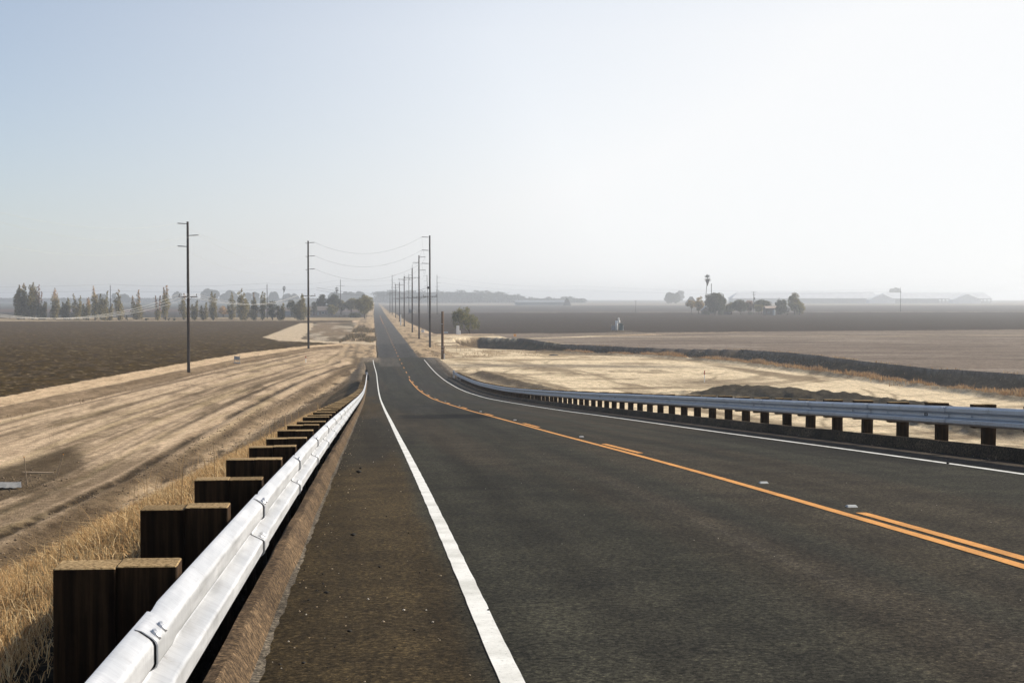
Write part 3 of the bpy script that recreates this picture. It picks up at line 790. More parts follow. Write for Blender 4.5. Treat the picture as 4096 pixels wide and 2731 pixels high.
def brush():
    r = np.random.default_rng(15)
    X = []; Y = []; K = []
    def band(P, n, off, sd, yk=1):
        seg = r.integers(0, len(P) - 1, n); t = r.random(n)
        L = np.hypot(*(P[1:] - P[:-1]).T); p = L / L.sum(); seg = r.choice(len(P) - 1, n, p=p)
        a = P[seg]; b = P[seg + 1]; d = (b - a) / np.linalg.norm(b - a, axis=1)[:, None]
        nn = np.stack([d[:, 1], -d[:, 0]], 1)
        q = a + (b - a) * t[:, None] + nn * (off + r.normal(0, sd, n))[:, None]
        return q[:, 0], q[:, 1]
    x, y = band(NEARL[2:], 60000, .9, 1.1)
    k = fbm(x * .22, y * .22, 211, 3); m = r.random(len(x)) < np.clip((k - .38) * 4.5, 0, 1); x, y, k = x[m], y[m], k[m]
    h = .2 + 1.35 * np.clip(k - .3, 0, 1) * r.random(len(x)) * 1.6
    blades('dry_brush', x, y, h, .05 + .05 * r.random(len(x)), r.random(len(x)) * 1.0, [(.42, .24, .10), (.34, .20, .09), (.48, .31, .15), (.30, .22, .13), (.24, .15, .08)], M['grass'], 'rust coloured dry brush growing along the near edge of the ditch', 'brush', 16)
    x, y = band(FARL[3:], 5000, -.5, .7)
    k = fbm(x * .22, y * .22, 215, 3); m = r.random(len(x)) < np.clip((k - .45) * 4, 0, 1); x, y = x[m], y[m]
    blades('dry_brush', x, y, .1 + .4 * r.random(len(x)), .06 + 0 * x, r.random(len(x)), [(.34, .22, .11), (.26, .17, .085), (.42, .29, .15)], M['grass'], 'low brown weeds along the far rim of the dark ditch', 'brush', 17)
    # weeds in the hollow beside the old road and on its verges
    n = 9000; x = r.uniform(-9, 1.0, n); y = 352 + 190 * r.random(n) ** 1.2
    k = fbm(x * .25, y * .06, 221, 3); m = (k > .52) & ((x > -8 + (y - 352) * .015)); x, y = x[m], y[m]
    blades('dry_brush', x, y, .3 + .9 * r.random(len(x)), .10 + 0 * x, r.random(len(x)), [(.12, .10, .055), (.09, .08, .05), (.2, .14, .07), (.15, .10, .05)], M['grass'], 'dark weeds filling the hollow left of the old road', 'brush', 18)
    n = 2500; x = np.concatenate([r.uniform(11, 32, n)]); y = r.uniform(262, 345, n); k = fbm(x * .3, y * .1, 225, 3); m = (k > .55) & (y < 330 + (x - 20) * -.1); x, y = x[m], y[m]
    blades('dry_brush', x, y, .15 + .4 * r.random(len(x)), .06 + 0 * x, r.random(len(x)), [(.33, .23, .12), (.25, .17, .09)], M['grass'], 'thin straw coloured weeds around the feet of the power poles', 'brush', 19)
    n = 5000; x = r.uniform(-36, -6, n); y = r.uniform(120, 330, n); m = np.abs(x - xat(BERM, y)) < .9; x, y = x[m], y[m]; k = fbm(x * .6, y * .3, 229, 3); m = k > .5; x, y = x[m], y[m]
    blades('dry_brush', x, y, .1 + .25 * r.random(len(x)), .05 + 0 * x, r.random(len(x)), [(.2, .14, .08), (.14, .1, .06)], M['grass'], 'short weeds on the low berm beside the left dirt track', 'brush', 20)
brush()
def riprap():
    V = []; Fq = []; C = []
    r = random.Random(3)
    ico = [(0, 0, .8), (.9, 0, .2), (.28, .85, .2), (-.72, .52, .2), (-.72, -.52, .2), (.28, -.85, .2), (0, 0, -.6)]
    tri = [(0, 1, 2), (0, 2, 3), (0, 3, 4), (0, 4, 5), (0, 5, 1), (6, 2, 1), (6, 3, 2), (6, 4, 3), (6, 5, 4), (6, 1, 5)]
    P = FARL[4:9]; pts = []
    for k in range(1700):
        i = r.randrange(len(P) - 1); t = r.random(); a = P[i]; b = P[i + 1]; d = (b - a) / np.linalg.norm(b - a)
        n = np.array([d[1], -d[0]]); off = r.random() * 3.6
        q = a + (b - a) * t + n * off
        pts.append((q[0], q[1]))
    z = terr_z([p[0] for p in pts], [p[1] for p in pts])
    for (x, y), zz in zip(pts, z):
        s = r.choice([.08, .1, .13, .17, .24]); n0 = len(V); a = r.uniform(0, 6.28); ca, sa = math.cos(a), math.sin(a)
        col = r.choice([(.075, .062, .045), (.10, .082, .06), (.055, .045, .034), (.19, .165, .13), (.05, .041, .03)])
        for p in ico:
            px, py, pz = p[0] * s * r.uniform(.7, 1.4), p[1] * s * r.uniform(.7, 1.3), p[2] * s * r.uniform(.7, 1.3)
            V.append((x + px * ca - py * sa, y + px * sa + py * ca, zz + pz + .05)); C.append(col)
        for t in tri: Fq.append(tuple(n0 + i for i in t))
    tag(mesh_np('rubble', np.array(V), np.array(Fq), M['stone'], cols=np.array(C)), 'dark broken rock lining the far wall of the ditch', 'rubble', kind='stuff')
    # clods at the foot of the left bank
    V, C, Fq = [], [], []; pts = []
    for k in range(2600):
        y = 40 + 150 * r.random(); x = float(xat(STRIP, y)) + r.uniform(-1.0, 3.4); pts.append((x, y))
    for k in range(200): pts.append((-20.5 + r.gauss(0, 1.2), 88 + r.gauss(0, 3)))
    z = terr_z([p[0] for p in pts], [p[1] for p in pts])
    for (x, y), zz in zip(pts, z):
        s = r.choice([.025, .03, .035, .04, .05, .07, .10]); n0 = len(V); col = r.choice([(.12, .085, .052), (.10, .072, .045), (.20, .145, .09)])
        for p in ico: V.append((x + p[0] * s * r.uniform(.7, 1.4), y + p[1] * s, zz + p[2] * s * r.uniform(.6, 1.2))); C.append(col)
        for t in tri: Fq.append(tuple(n0 + i for i in t))
    tag(mesh_np('dirt_clods', np.array(V), np.array(Fq), M['stone'], cols=np.array(C)), 'brown clods of earth at the foot of the left bank', 'dirt', kind='stuff')
riprap()

# ------------------------------------------------------------------ trees
def leaf_mesh(pts, size, cols, r):
    n = len(pts)
    a = r.normal(size=(n, 3)); a /= np.linalg.norm(a, axis=1)[:, None]
    b = np.cross(a, r.normal(size=(n, 3))); b /= np.linalg.norm(b, axis=1)[:, None]
    s = (size * r.uniform(.6, 1.4, n))[:, None]
    V = np.stack([pts - a * s * .5, pts + b * s * .32, pts + a * s * .5, pts - b * s * .32], 1).reshape(-1, 3)
    F = np.arange(n * 4).reshape(-1, 4)
    return V, F, np.repeat(cols, 4, 0)
G_POP = [(.24, .195, .07), (.18, .155, .06), (.32, .24, .10), (.13, .12, .05)]
G_OAK = [(.060, .066, .034), (.08, .08, .04), (.045, .052, .03), (.10, .09, .045)]
G_OLI = [(.18, .16, .06), (.22, .185, .07), (.14, .13, .055), (.26, .205, .08)]
ORANGE = [(.44, .24, .10), (.36, .22, .09), (.48, .31, .15), (.28, .19, .08)]
PINK = [(.34, .19, .15), (.26, .16, .12), (.2, .15, .09)]
def tree(name, label, x, y, clumps, per, leaf, pal, group=None, toppal=None, trunk=None, seed=0, limbs=True, topz=.6, z0=0, tr=.25):
    """clumps: list of (dx,dy,z,radius,rz); trunk height"""
    r = np.random.default_rng(seed)
    root = thing(name, label, 'tree' if 'bush' not in name and 'shrub' not in name else 'shrub', (x, y, z0), 0, group)
    H = max(c[2] + c[4] for c in clumps)
    P = []; Cc = []
    pal = np.array(pal); tp = np.array(toppal) if toppal else pal
    for (dx, dy, z, rad, rz) in clumps:
        n = max(18, int(4.2 * per * rad * rz))
        d = r.normal(size=(n, 3)); d /= np.linalg.norm(d, axis=1)[:, None]; rr = r.random(n)[:, None] ** .45
        p = d * rr * np.array([rad, rad, rz]) + np.array([dx, dy, z]); P.append(p)
        shade = r.uniform(.75, 1.3)
        u = np.clip((p[:, 2] / H - topz) / .3, 0, 1)
        pick = r.random(n) < u
        c = np.where(pick[:, None], tp[r.integers(0, len(tp), n)], pal[r.integers(0, len(pal), n)]) * shade
        Cc.append(c)
    P = np.concatenate(P); Cc = np.concatenate(Cc); m = P[:, 2] > .05; P = P[m]; Cc = Cc[m]
    V, F, c = leaf_mesh(P, leaf, Cc, r)
    mesh_np('crown', V, F, M['leaf'], root, cols=c)
    th = trunk if trunk else H * .7
    mb = MB(); k = 5
    bend = r.normal(0, .03 * th, 2)
    mb.tube([(bend[0] * (i / k) ** 2, bend[1] * (i / k) ** 2, th * i / k - .2) for i in range(k + 1)], [tr * (1.15 - .75 * i / k) for i in range(k + 1)], 7)
    if limbs:
        cl = sorted(clumps, key=lambda q: -q[3])[:9]
        for (dx, dy, z, rad, rz) in cl:
            zb = min(z, th) * r.uniform(.45, .8); zb = min(zb, th * .9)
            mb.tube([(0, 0, zb), (dx * .5, dy * .5, (zb + z) / 2 - .1), (dx * .95, dy * .95, z)], [tr * .45, tr * .3, tr * .1], 5, False)
    mb.build('trunk', M['bark'], root)
    return root
def poplar_clumps(H, W, spires, r, base=.07):
    cl = []
    for (dx, hs, ws) in spires:           # offset across, height share, width share
        n = int(7 + 14 * hs)
        for i in range(n):
            t = (i + r.random() * .6) / n
            prof = math.sin(math.pi * min(1, (t * .92 + .10)) ** .75) ** .8
            rad = W * ws * .5 * prof * r.uniform(.55, 1.05) + .25
            cl.append((dx * (.4 + .6 * t) + r.normal(0, .18 * W * ws * prof), r.normal(0, .18 * W * ws), H * (base + (hs - base) * t), rad * .8, rad * 1.15))
    return cl
def round_clumps(H, W, r, n=26, base=.3, flat=.8):
    cl = []
    for i in range(n):
        a = r.uniform(0, 6.28); v = r.uniform(-1, 1); q = r.random() ** .4
        rr = math.sqrt(max(0, 1 - v * v)) * q
        zc = H * (base + (1 - base) * .5); hh = H * (1 - base) * .5
        rad = W * r.uniform(.13, .23)
        cl.append((math.cos(a) * rr * (W * .5 - rad * .6), math.sin(a) * rr * (W * .5 - rad * .6), zc + v * q * (hh - rad * .6), rad, rad * flat))
    return cl

F_ = 3284.0; PSI = 0.09769; 
def px_world(fx, fy):
    """ground point of the surveyed photo point (full-res pixels), plain at z=0"""
    u = fx / 1.7415 - 1176; v = fy / 1.7415 - 784; th = .030745
    W = (math.sin(PSI) * math.cos(th), math.cos(PSI) * math.cos(th), -math.sin(th)); R = (math.cos(PSI), -math.sin(PSI), 0)
    U = (R[1] * W[2] - R[2] * W[1], R[2] * W[0] - R[0] * W[2], R[0] * W[1] - R[1] * W[0])
    d = [W[i] + R[i] * u / F_ - U[i] * v / F_ for i in range(3)]
    t = -HC / d[2]; return d[0] * t, d[1] * t
def m_per_px(y): return y / F_ / 1.7415

ROW = 'trees in the row along the far edge of the left field'
def row_tree(fx, fb, ft, fw, spires, label, pal=G_POP, top=None, seed=0, kind='poplar', per=9, topz=.55, group=ROW, leaf=.55, name=None):
    x, y = px_world(fx, fb); y = max(y, 700.0) if y < 760 else y
    k = m_per_px(y); H = (fb - ft) * k; W = fw * k * 1.18
    r = np.random.default_rng(seed)
    if kind == 'poplar': cl = poplar_clumps(H, W, spires, r)
    else: cl = round_clumps(H, W, r, 24, .12 if kind == 'round' else .02)
    return tree(name or ('poplar_tree' if kind == 'poplar' else 'shade_tree'), label, x, y, cl, per, leaf, pal, group, top, seed=seed + 100, topz=topz, tr=.28)
z1 = lambda x, b, t, w: (x / 4.704, 1080 + b / 4.704, 1080 + t / 4.704, w / 4.704)
z2 = lambda x, b, t, w: (500 + x / 4.704, 1080 + b / 4.704, 1080 + t / 4.704, w / 4.704)
z3 = lambda x, b, t, w: (1000 + x / 3.92, 1080 + b / 3.92, 1080 + t / 3.92, w / 3.92)
two = [(-1.2, .8, .6), (1.3, 1, .6)]; one = [(0, 1, 1)]
row_tree(*z1(350, 930, 290, 170), [(-.6, .85, .7), (.7, 1, .8)], 'broad dense poplar at the far left end of the tree row', per=17, seed=1, top=ORANGE, topz=.85)
row_tree(*z1(455, 930, 255, 150), one, 'tall dense poplar, second from the far left end of the tree row', per=17, seed=2, top=ORANGE, topz=.8)
row_tree(*z1(620, 930, 232, 190), one, 'tallest poplar of the dense clump at the left end of the tree row', per=15, seed=3)
row_tree(*z1(735, 930, 280, 130), [(0, 1, .5), (-1.2, .85, .35), (1.4, .8, .35)], 'half bare poplar with pinkish twigs on the right flank of the dense left clump', top=PINK, per=5, seed=4, topz=.35)
row_tree(*z1(800, 930, 600, 190), two, 'short bushy poplar at the right foot of the dense left clump', per=13, seed=5)
row_tree(*z1(1040, 930, 350, 180), [(0, 1, .8), (1.5, .62, .5), (-1.4, .5, .5)], 'poplar with a bright orange pink top standing alone right of the dense clump', top=ORANGE, seed=6, topz=.55)
row_tree(*z1(1235, 935, 530, 190), two, 'low rounded green poplar between the orange topped one and a forked one', seed=7)
row_tree(*z1(1455, 935, 450, 170), [(-1.8, 1, .45), (1.6, .92, .5), (0, .55, .9)], 'forked poplar with two thin spires in the left half of the row', seed=8)
row_tree(*z1(1625, 940, 520, 170), [(-1.5, .7, .6), (1.2, 1, .6)], 'leaning poplar with pale yellow right side beside the two spired one', top=ORANGE, seed=9)
row_tree(*z1(1790, 945, 310, 160), [(-.6, 1, .7), (1, .75, .6)], 'tall poplar with an orange tip just left of a distant power pole', top=ORANGE, seed=10, topz=.6)
row_tree(*z1(1940, 950, 390, 200), [(-1.2, .9, .5), (2.2, 1, .35), (0, .75, .9)], 'wide ragged poplar with several bare tips left of a distant power pole', seed=11, per=10)
row_tree(*z1(2060, 948, 640, 120), two, 'low dark poplar regrowth at the foot of the distant power pole', seed=12)
row_tree(*z1(2235, 945, 370, 140), one, 'narrow poplar just right of the distant power pole', top=ORANGE, seed=13, topz=.8)
row_tree(*z2(220, 930, 370, 200), [(-2, .8, .45), (1.2, 1, .4), (0, .5, .9)], 'poplar with two orange prongs of unequal height', top=ORANGE, seed=14, topz=.45)
row_tree(*z2(570, 955, 490, 130), [(-1, 1, .4), (1.2, 1, .4), (0, .45, .9)], 'nearly bare poplar, dense only at its foot, with a leaning stem beside it', top=PINK, per=5, seed=15, topz=.3)
row_tree(*z2(765, 945, 285, 165), [(-.8, .95, .5), (.6, 1, .8)], 'tall full poplar with a tan top left of the near power pole', top=ORANGE, seed=16, topz=.6, per=11)
row_tree(*z2(1115, 940, 440, 120), one, 'slim poplar partly hidden by the left edge of the near power pole', top=ORANGE, seed=17, topz=.7)
row_tree(*z2(1310, 945, 570, 140), two, 'small forked poplar just right of the near power pole', seed=18)
row_tree(*z2(1480, 940, 610, 120), two, 'smallest thin poplar of the row, second right of the near power pole', seed=19)
row_tree(*z2(1660, 945, 405, 150), [(-.6, 1, .7), (1, .93, .6)], 'straight full poplar midway between the two near power poles', seed=20, per=11)
row_tree(*z2(1850, 880, 655, 180), one, 'small round orange brown tree behind the poplar row', pal=ORANGE, kind='round', seed=21)
row_tree(*z2(2015, 935, 410, 150), [(0, 1, .7), (-1.8, .5, .5)], 'pointed poplar right of the small round orange tree', seed=22)
row_tree(*z2(2200, 945, 350, 210), [(0, 1, .8), (1.8, .7, .8)], 'large ragged poplar with an overhanging right side before a farm gate', seed=23, per=12)
row_tree(*z3(60, 785, 345, 150), [(0, 1, .4), (.8, .72, .9)], 'dark poplar with thin bare twigs above a flat shoulder', top=PINK, seed=24, topz=.72)
row_tree(*z3(200, 785, 330, 130), [(0, 1, .7), (1, .95, .5)], 'pale poplar with a broken top beside a tall distant power pole', pal=G_OLI, seed=25)
row_tree(*z3(355, 785, 450, 200), one, 'wide dark domed tree in the poplar row', pal=G_OAK, kind='dome', seed=26, per=12)
row_tree(*z3(480, 785, 520, 130), two, 'short poplar between the dark domed tree and the grey shed', seed=27)
row_tree(*z3(650, 740, 470, 170), one, 'dark oval tree beside the grey shed left of the second near pole', pal=G_OAK, kind='dome', seed=28, per=14)
row_tree(*z3(815, 785, 370, 180), [(0, 1, .8), (-1.2, .75, .8)], 'full green poplar at the right end of the row touching the second near pole', seed=29, per=13)
def bush(fx, fb, ft, fw, label, seed, pal=G_OAK, group='low bushes under the poplar row'):
    x, y = px_world(fx, fb); k = m_per_px(y); H = (fb - ft) * k; W = fw * k
    r = np.random.default_rng(seed)
    tree('bush', label, x, y, round_clumps(H, W, r, 9, .0, 1.0), 22, .4, pal, group, seed=seed, trunk=H * .5, limbs=False, tr=.08)
bush(*z1(190, 920, 850, 60), 'small dark bush alone left of the dense left clump', 301)
bush(*z1(1310, 935, 880, 60), 'small bush under the low rounded poplar', 302)
bush(*z1(1660, 950, 890, 40), 'tiny bush right of the leaning yellow poplar', 303)
bush(*z2(40, 950, 830, 80), 'dark bush between the narrow poplar and the two pronged one', 304)
bush(*z2(400, 950, 905, 90), 'low spreading bush beside the leaning bare stem', 305)
bush(*z2(820, 950, 885, 45), 'small bush at the right foot of the tall tan topped poplar', 306)
bush(*z2(930, 950, 885, 70), 'squat dark bush left of the slim poplar by the near pole', 307)
# farmstead trees left of the road
FARM = 'trees round the farmhouse left of the road'
def farm_tree(args, label, pal, seed, kind='round', base=.15, per=10, n=30, group=FARM, name='shade_tree', leaf=.6, toppal=None, flat=.85):
    fx, fb, ft, fw = args; x, y = px_world(fx, fb); k = m_per_px(y); H = (fb - ft) * k * 1.04; W = fw * k * 1.2
    r = np.random.default_rng(seed); cl = round_clumps(H, W, r, int(n * 1.4), base, flat)
    return tree(name, label, x, y, cl, per, leaf, pal, group, toppal, seed=seed, trunk=H * .6, tr=.35)
farm_tree(z3(1005, 715, 480, 90), 'small dark tree peeking over the left end of the farmhouse roof', G_OAK, 401, base=.1)
farm_tree(z3(1135, 705, 385, 190), 'dark blue green tree rising behind the farmhouse roof', G_OAK, 402, base=.1, per=14)
farm_tree(z3(1315, 705, 372, 200), 'tall dark pointed tree behind the right half of the farmhouse', G_OAK, 403, base=.08, per=14)
farm_tree(z3(1290, 725, 545, 170), 'light olive shrubby tree in front of the farmhouse', G_OLI, 404, base=.05)
farm_tree(z3(1440, 705, 478, 160), 'round green tree with a bare trunk, third from the road', G_POP, 405, base=.28)
farm_tree(z3(1590, 705, 430, 210), 'tall rounded green tree, second from the road at the farm', G_POP, 406, base=.25, per=11)
farm_tree(z3(1800, 755, 395, 260), 'large olive green tree on the roadside at the right end of the farmstead', G_OLI, 407, base=.12, per=10, n=42)
farm_tree(z3(1800, 735, 380, 110), 'dark peak of foliage behind the large roadside tree', G_OAK, 408, base=.3)
farm_tree(z3(1660, 745, 690, 220), 'low dark hedge bush left of the large roadside tree', G_OAK, 409, base=0, name='bush', n=14)
# distant trees, blue with haze
FARG = 'distant round trees beyond the fields'
def far_tree(args, label, seed, y=2750, group=FARG, pal=G_OAK, top=None):
    fx, ft, fw = args; u = fx / 1.7415 - 1176; ang = PSI + math.atan(u / F_); x = math.tan(ang) * y
    k = m_per_px(y); zt = HC - (ft / 1.7415 - 683) * y / F_
    H = max(zt, 5); W = fw * k; r = np.random.default_rng(seed)
    tree('shade_tree', label, x, y, round_clumps(H, W, r, 34, .05, .9), 6, 1.9, pal, group, seed=seed, trunk=H * .5, tr=.5, limbs=False)
q1 = lambda x, t, w: (x / 4.704, 1080 + t / 4.704, w / 4.704); q2 = lambda x, t, w: (500 + x / 4.704, 1080 + t / 4.704, w / 4.704)
q3 = lambda x, t, w: (1000 + x / 3.92, 1080 + t / 3.92, w / 3.92)
far_tree(q1(1195, 515, 90), 'tiny hazy tree top on the horizon behind the low rounded poplar', 501)
far_tree(q1(1900, 450, 260), 'hazy grove crown behind the ragged wide poplar', 502)
far_tree(q1(2150, 440, 130), 'pointed hazy tree behind the distant power pole', 503)
far_tree(q1(2330, 455, 200), 'hazy blue tree behind the narrow poplar', 504)
far_tree(q2(40, 470, 140), 'small hazy tree left of the poplar with two orange prongs', 505)
far_tree(q2(990, 400, 190), 'single round blue tree just left of the near power pole', 506)
far_tree(q2(1590, 365, 370), 'largest round blue tree right of the near power pole', 507)
far_tree(q2(1940, 392, 330), 'broad blue tree behind the pointed poplar', 508)
far_tree(q2(2330, 415, 140), 'blue tree behind the ragged poplar by the farm gate', 509)
far_tree(q3(90, 340, 140), 'hazy tree behind the twiggy dark poplar', 510)
far_tree(q3(370, 345, 180), 'hazy domed tree left of the two far palms', 511)
far_tree(q3(640, 375, 260), 'hazy mass of trees at the foot of the two far palms', 512)
far_tree(q3(1340, 345, 220), 'pale blue tree above the farmhouse trees, leftmost of three', 513)
far_tree(q3(1540, 335, 240), 'pale blue tree above the farmhouse trees, middle of three', 514)
far_tree(q3(1710, 335, 190), 'pale blue tree above the farmhouse trees, nearest the road', 515)
far_tree((2680, 1166, 50), 'hazy round tree left of the palm farm', 516, 2500)
far_tree((2705, 1170, 40), 'second hazy round tree touching the one left of the palm farm', 517, 2520)
far_tree((2718, 1158, 38), 'faint tree rising behind the pair of hazy round trees', 518, 3200)
far_tree((3580, 1147, 52), 'faint domed tree above the long barn roofs', 519, 3300)
def treeline():
    r = np.random.default_rng(77); P = []; C = []
    y0 = 2900
    for k in range(170):
        fx = 1505 + (2330 - 1505) * k / 169 + r.normal(0, 3)
        u = fx / 1.7415 - 1176; x = math.tan(PSI + math.atan(u / F_)) * y0
        e = 21.0 - 6.5 * sst(np.array(fx), 1900, 2100) - 7 * sst(np.array(fx), 2060, 2120) + 4 * (fbm(np.array(fx * .03), np.array(1.), 5) - .5) + (4.5 if r.random() < .10 else 0)
        if fx < 1540: e += 2
        n = 120; p = r.normal(size=(n, 3)) * np.array([4.4, 6, 3.0]) + np.array([x, y0 + r.uniform(-25, 25), 0]); p[:, 2] = r.random(n) ** .8 * float(e)
        P.append(p); C.append(np.tile(np.array((.05, .055, .04)), (n, 1)) * r.uniform(.7, 1.3))
    V, F, c = leaf_mesh(np.concatenate(P), 3.8, np.concatenate(C), r)
    tag(mesh_np('treeline', V, F, M['leaf'], cols=c), 'pale blue far treeline across the horizon right of the road', 'treeline', kind='stuff')
    P = []; C = []; y0 = 3300
    for k in range(260):
        fx = -60 + 1560 * k / 259; u = fx / 1.7415 - 1176; x = math.tan(PSI + math.atan(u / F_)) * y0
        e = 9.0 + 2 * (fbm(np.array(fx * .02), np.array(4.), 5) - .5); n = 70
        p = r.normal(size=(n, 3)) * np.array([5, 8, 0]) + np.array([x, y0, 0]); p[:, 2] = r.random(n) * float(e)
        P.append(p); C.append(np.tile(np.array((.055, .058, .045)), (n, 1)) * r.uniform(.8, 1.2))
    V, F, c = leaf_mesh(np.concatenate(P), 4.0, np.concatenate(C), r)
    tag(mesh_np('treeline', V, F, M['leaf'], cols=c), 'low grey orchard band along the horizon left of the road', 'treeline', kind='stuff')
treeline()

# palms
def palm(x, y, H, label, seed, R=2.3, group=None, tr=.22):
    r = np.random.default_rng(seed); root = thing('fan_palm', label, 'palm tree', (x, y, 0), 0, group)
    mb = MB(); mb.tube([(.02 * i * i, 0, H * .9 * i / 8 - .2) for i in range(9)], [tr * (1.5 - .7 * min(1, i / 2)) if i < 2 else tr * .8 for i in range(9)], 8); mb.build('trunk', M['bark'], root)
    top = np.array([.02 * 64, 0, H * .9]); V = []; F = []; C = []
    for k in range(80):
        a = r.uniform(0, 6.28); el = r.uniform(-.85, 1.5); L = R * r.uniform(.6, 1.0)
        d = np.array([math.cos(a) * math.cos(el), math.sin(a) * math.cos(el), math.sin(el)])
        s = np.array([-math.sin(a), math.cos(a), 0]); c0 = top + d * L * .55
        for j in range(9):
            t = (j - 4) / 4 * 1.15; dd = d * math.cos(t) + s * math.sin(t); tip = c0 + dd * L * .5 - np.array([0, 0, .25 * abs(t)])
            w = s * math.cos(t) * .06 - d * math.sin(t) * .06
            n = len(V); V += [c0 - w, c0 + w, tip]; F.append((n, n + 1, n + 2)); C += [(.035, .04, .027)] * 3
        n = len(V); V += [top - s * .04, top + s * .04, c0]; F.append((n, n + 1, n + 2)); C += [(.05, .05, .03)] * 3
    mesh_np('crown', np.array(V), np.array(F), M['leaf'], root, cols=np.array(C))
    V = []; F = []; C = []
    for k in range(120):
        a = r.uniform(0, 6.28); z = r.uniform(0, 1); rr = (.95 - .75 * z) * R * .42; p = top + np.array([math.cos(a) * rr, math.sin(a) * rr, -R * .95 * z])
        s = np.array([-math.sin(a), math.cos(a), 0]) * .18; n = len(V); V += [p - s, p + s, p + np.array([0, 0, -R * .5]) - s * .2]; F.append((n, n + 1, n + 2)); C += [(.09, .065, .04)] * 3
    mesh_np('frond_skirt', np.array(V), np.array(F), M['leaf'], root, cols=np.array(C))
palm(222.9, 943, 26.4, 'tall slim fan palm above the hazy farm on the right', 601, 3.6, tr=.26)
palm(-90.2, 1472, 22.5, 'very distant hazy palm, the taller left one of the far pair', 602, 3.0)
palm(-80.8 + 44, 1471, 21.5, 'very distant hazy palm, the right one of the far pair', 603, 3.0)

# right-hand farm
RF = 'trees of the hazy farm on the right'
z5 = lambda x, b, t, w: (2600 + x / 3.36, 1080 + b / 3.36, 1080 + t / 3.36, w / 3.36)
farm_tree(z5(655, 590, 345, 130), 'brownish tree with a side lobe, leftmost at the palm farm', ORANGE[1:] + G_POP, 411, base=.12, group=RF, per=12)
farm_tree(z5(560, 592, 395, 130), 'low brown lobe of foliage left of the leftmost farm tree', ORANGE[1:] + G_POP, 419, base=.3, group=RF, per=10, n=12)
farm_tree(z5(875, 602, 300, 270), 'biggest dark spreading tree right beside the tall palm', G_OAK, 412, base=.06, group=RF, per=15, n=40)
farm_tree(z5(1095, 598, 430, 170), 'low yellowish domed tree between the farmhouse and the dark round tree', G_OLI, 413, base=.1, group=RF)
farm_tree(z5(1220, 600, 405, 235), 'dark green round tree in the middle of the palm farm', G_OAK, 414, base=.2, group=RF, per=15)
farm_tree(z5(1330, 594, 392, 130), 'reddish autumn tree behind the dark green round tree', PINK, 415, base=.15, group=RF)
farm_tree(z5(1500, 594, 398, 210), 'dark flat topped tree right of the farm power pole', G_OAK, 416, base=.35, group=RF, per=14)
farm_tree(z5(1465, 598, 455, 140), 'small olive tree in front of the dark flat topped one', G_OLI, 417, base=.2, group=RF)
farm_tree(z5(1765, 602, 382, 150), 'pointed dark tree right of the tin roofed shed', G_OAK, 418, base=.0, group=RF, per=14)
farm_tree(z5(1940, 604, 303, 160), 'tall pale green poplar at the right end of the palm farm', G_OLI, 420, base=.05, group=RF, per=14)
farm_tree(z5(2010, 604, 410, 150), 'lower pale green tree leaning against the tall farm poplar', G_OLI, 421, base=.0, group=RF, per=12)
def shrubs():
    for i, (a, b, t, w, l) in enumerate([(765, 600, 535, 110, 'grey green shrub under the tall palm'), (950, 603, 545, 120, 'dark shrub in front of the hazy farmhouse'), (1840, 604, 470, 110, 'dark shrub between the pointed tree and the tall poplar'), (1355, 602, 565, 90, 'low dark shrub at the foot of the farm power pole')]):
        bush(*z5(a, b, t, w), l, 320 + i, group='shrubs of the hazy farm')
shrubs()

def house(name, label, x, y, rz, L, W, h, rh, wall, roof, wins=(), door=None, cat='house', eave=.4, chim=False):
    root = thing(name, label, cat, (x, y, 0), rz)
    mb = MB(); mb.add([(-L / 2, -W / 2, -.3), (L / 2, -W / 2, -.3), (L / 2, W / 2, -.3), (-L / 2, W / 2, -.3), (-L / 2, -W / 2, h), (L / 2, -W / 2, h), (L / 2, W / 2, h), (-L / 2, W / 2, h), (-L / 2, 0, h + rh - .1), (L / 2, 0, h + rh - .1)],
                      [(0, 1, 5, 4), (2, 3, 7, 6), (1, 2, 6, 9, 5), (3, 0, 4, 8, 7)]); mb.build('wall', wall, root)
    e = eave; mb = MB(); s = rh / (W / 2); t = .18
    a = [(-L / 2 - e, -W / 2 - e, h - s * e), (L / 2 + e, -W / 2 - e, h - s * e), (L / 2 + e, 0, h + rh), (-L / 2 - e, 0, h + rh), (-L / 2 - e, W / 2 + e, h - s * e), (L / 2 + e, W / 2 + e, h - s * e)]
    mb.add(a + [(p[0], p[1], p[2] + t) for p in a], [(0, 3, 2, 1), (3, 4, 5, 2), (6, 7, 8, 9), (9, 8, 11, 10), (0, 1, 7, 6), (4, 10, 11, 5), (1, 2, 8, 7), (2, 5, 11, 8), (0, 6, 9, 3), (3, 9, 10, 4)])
    rf = mb.build('roof', roof, root)
    if chim:
        mb = MB(); mb.box(-L * .3, -L * .3 + .8, .4, 1.1, h + rh * .4, h + rh + .9); mb.build('chimney', wall, rf)
    for (wx, wz, ww, wh) in wins:
        mb = MB(); mb.box(wx - ww / 2, wx + ww / 2, -W / 2 - .06, -W / 2 + .05, wz, wz + wh); f = mb.build('window', M['whitebox'], root)
        mb = MB(); mb.box(wx - ww / 2 + .1, wx + ww / 2 - .1, -W / 2 - .09, -W / 2 - .05, wz + .1, wz + wh - .1); mb.build('pane', M['glass'], f)
    if door:
        mb = MB(); mb.box(door - .5, door + .5, -W / 2 - .07, -W / 2 + .05, 0, 2.1); mb.build('door', M['greybox'], root)
    return root
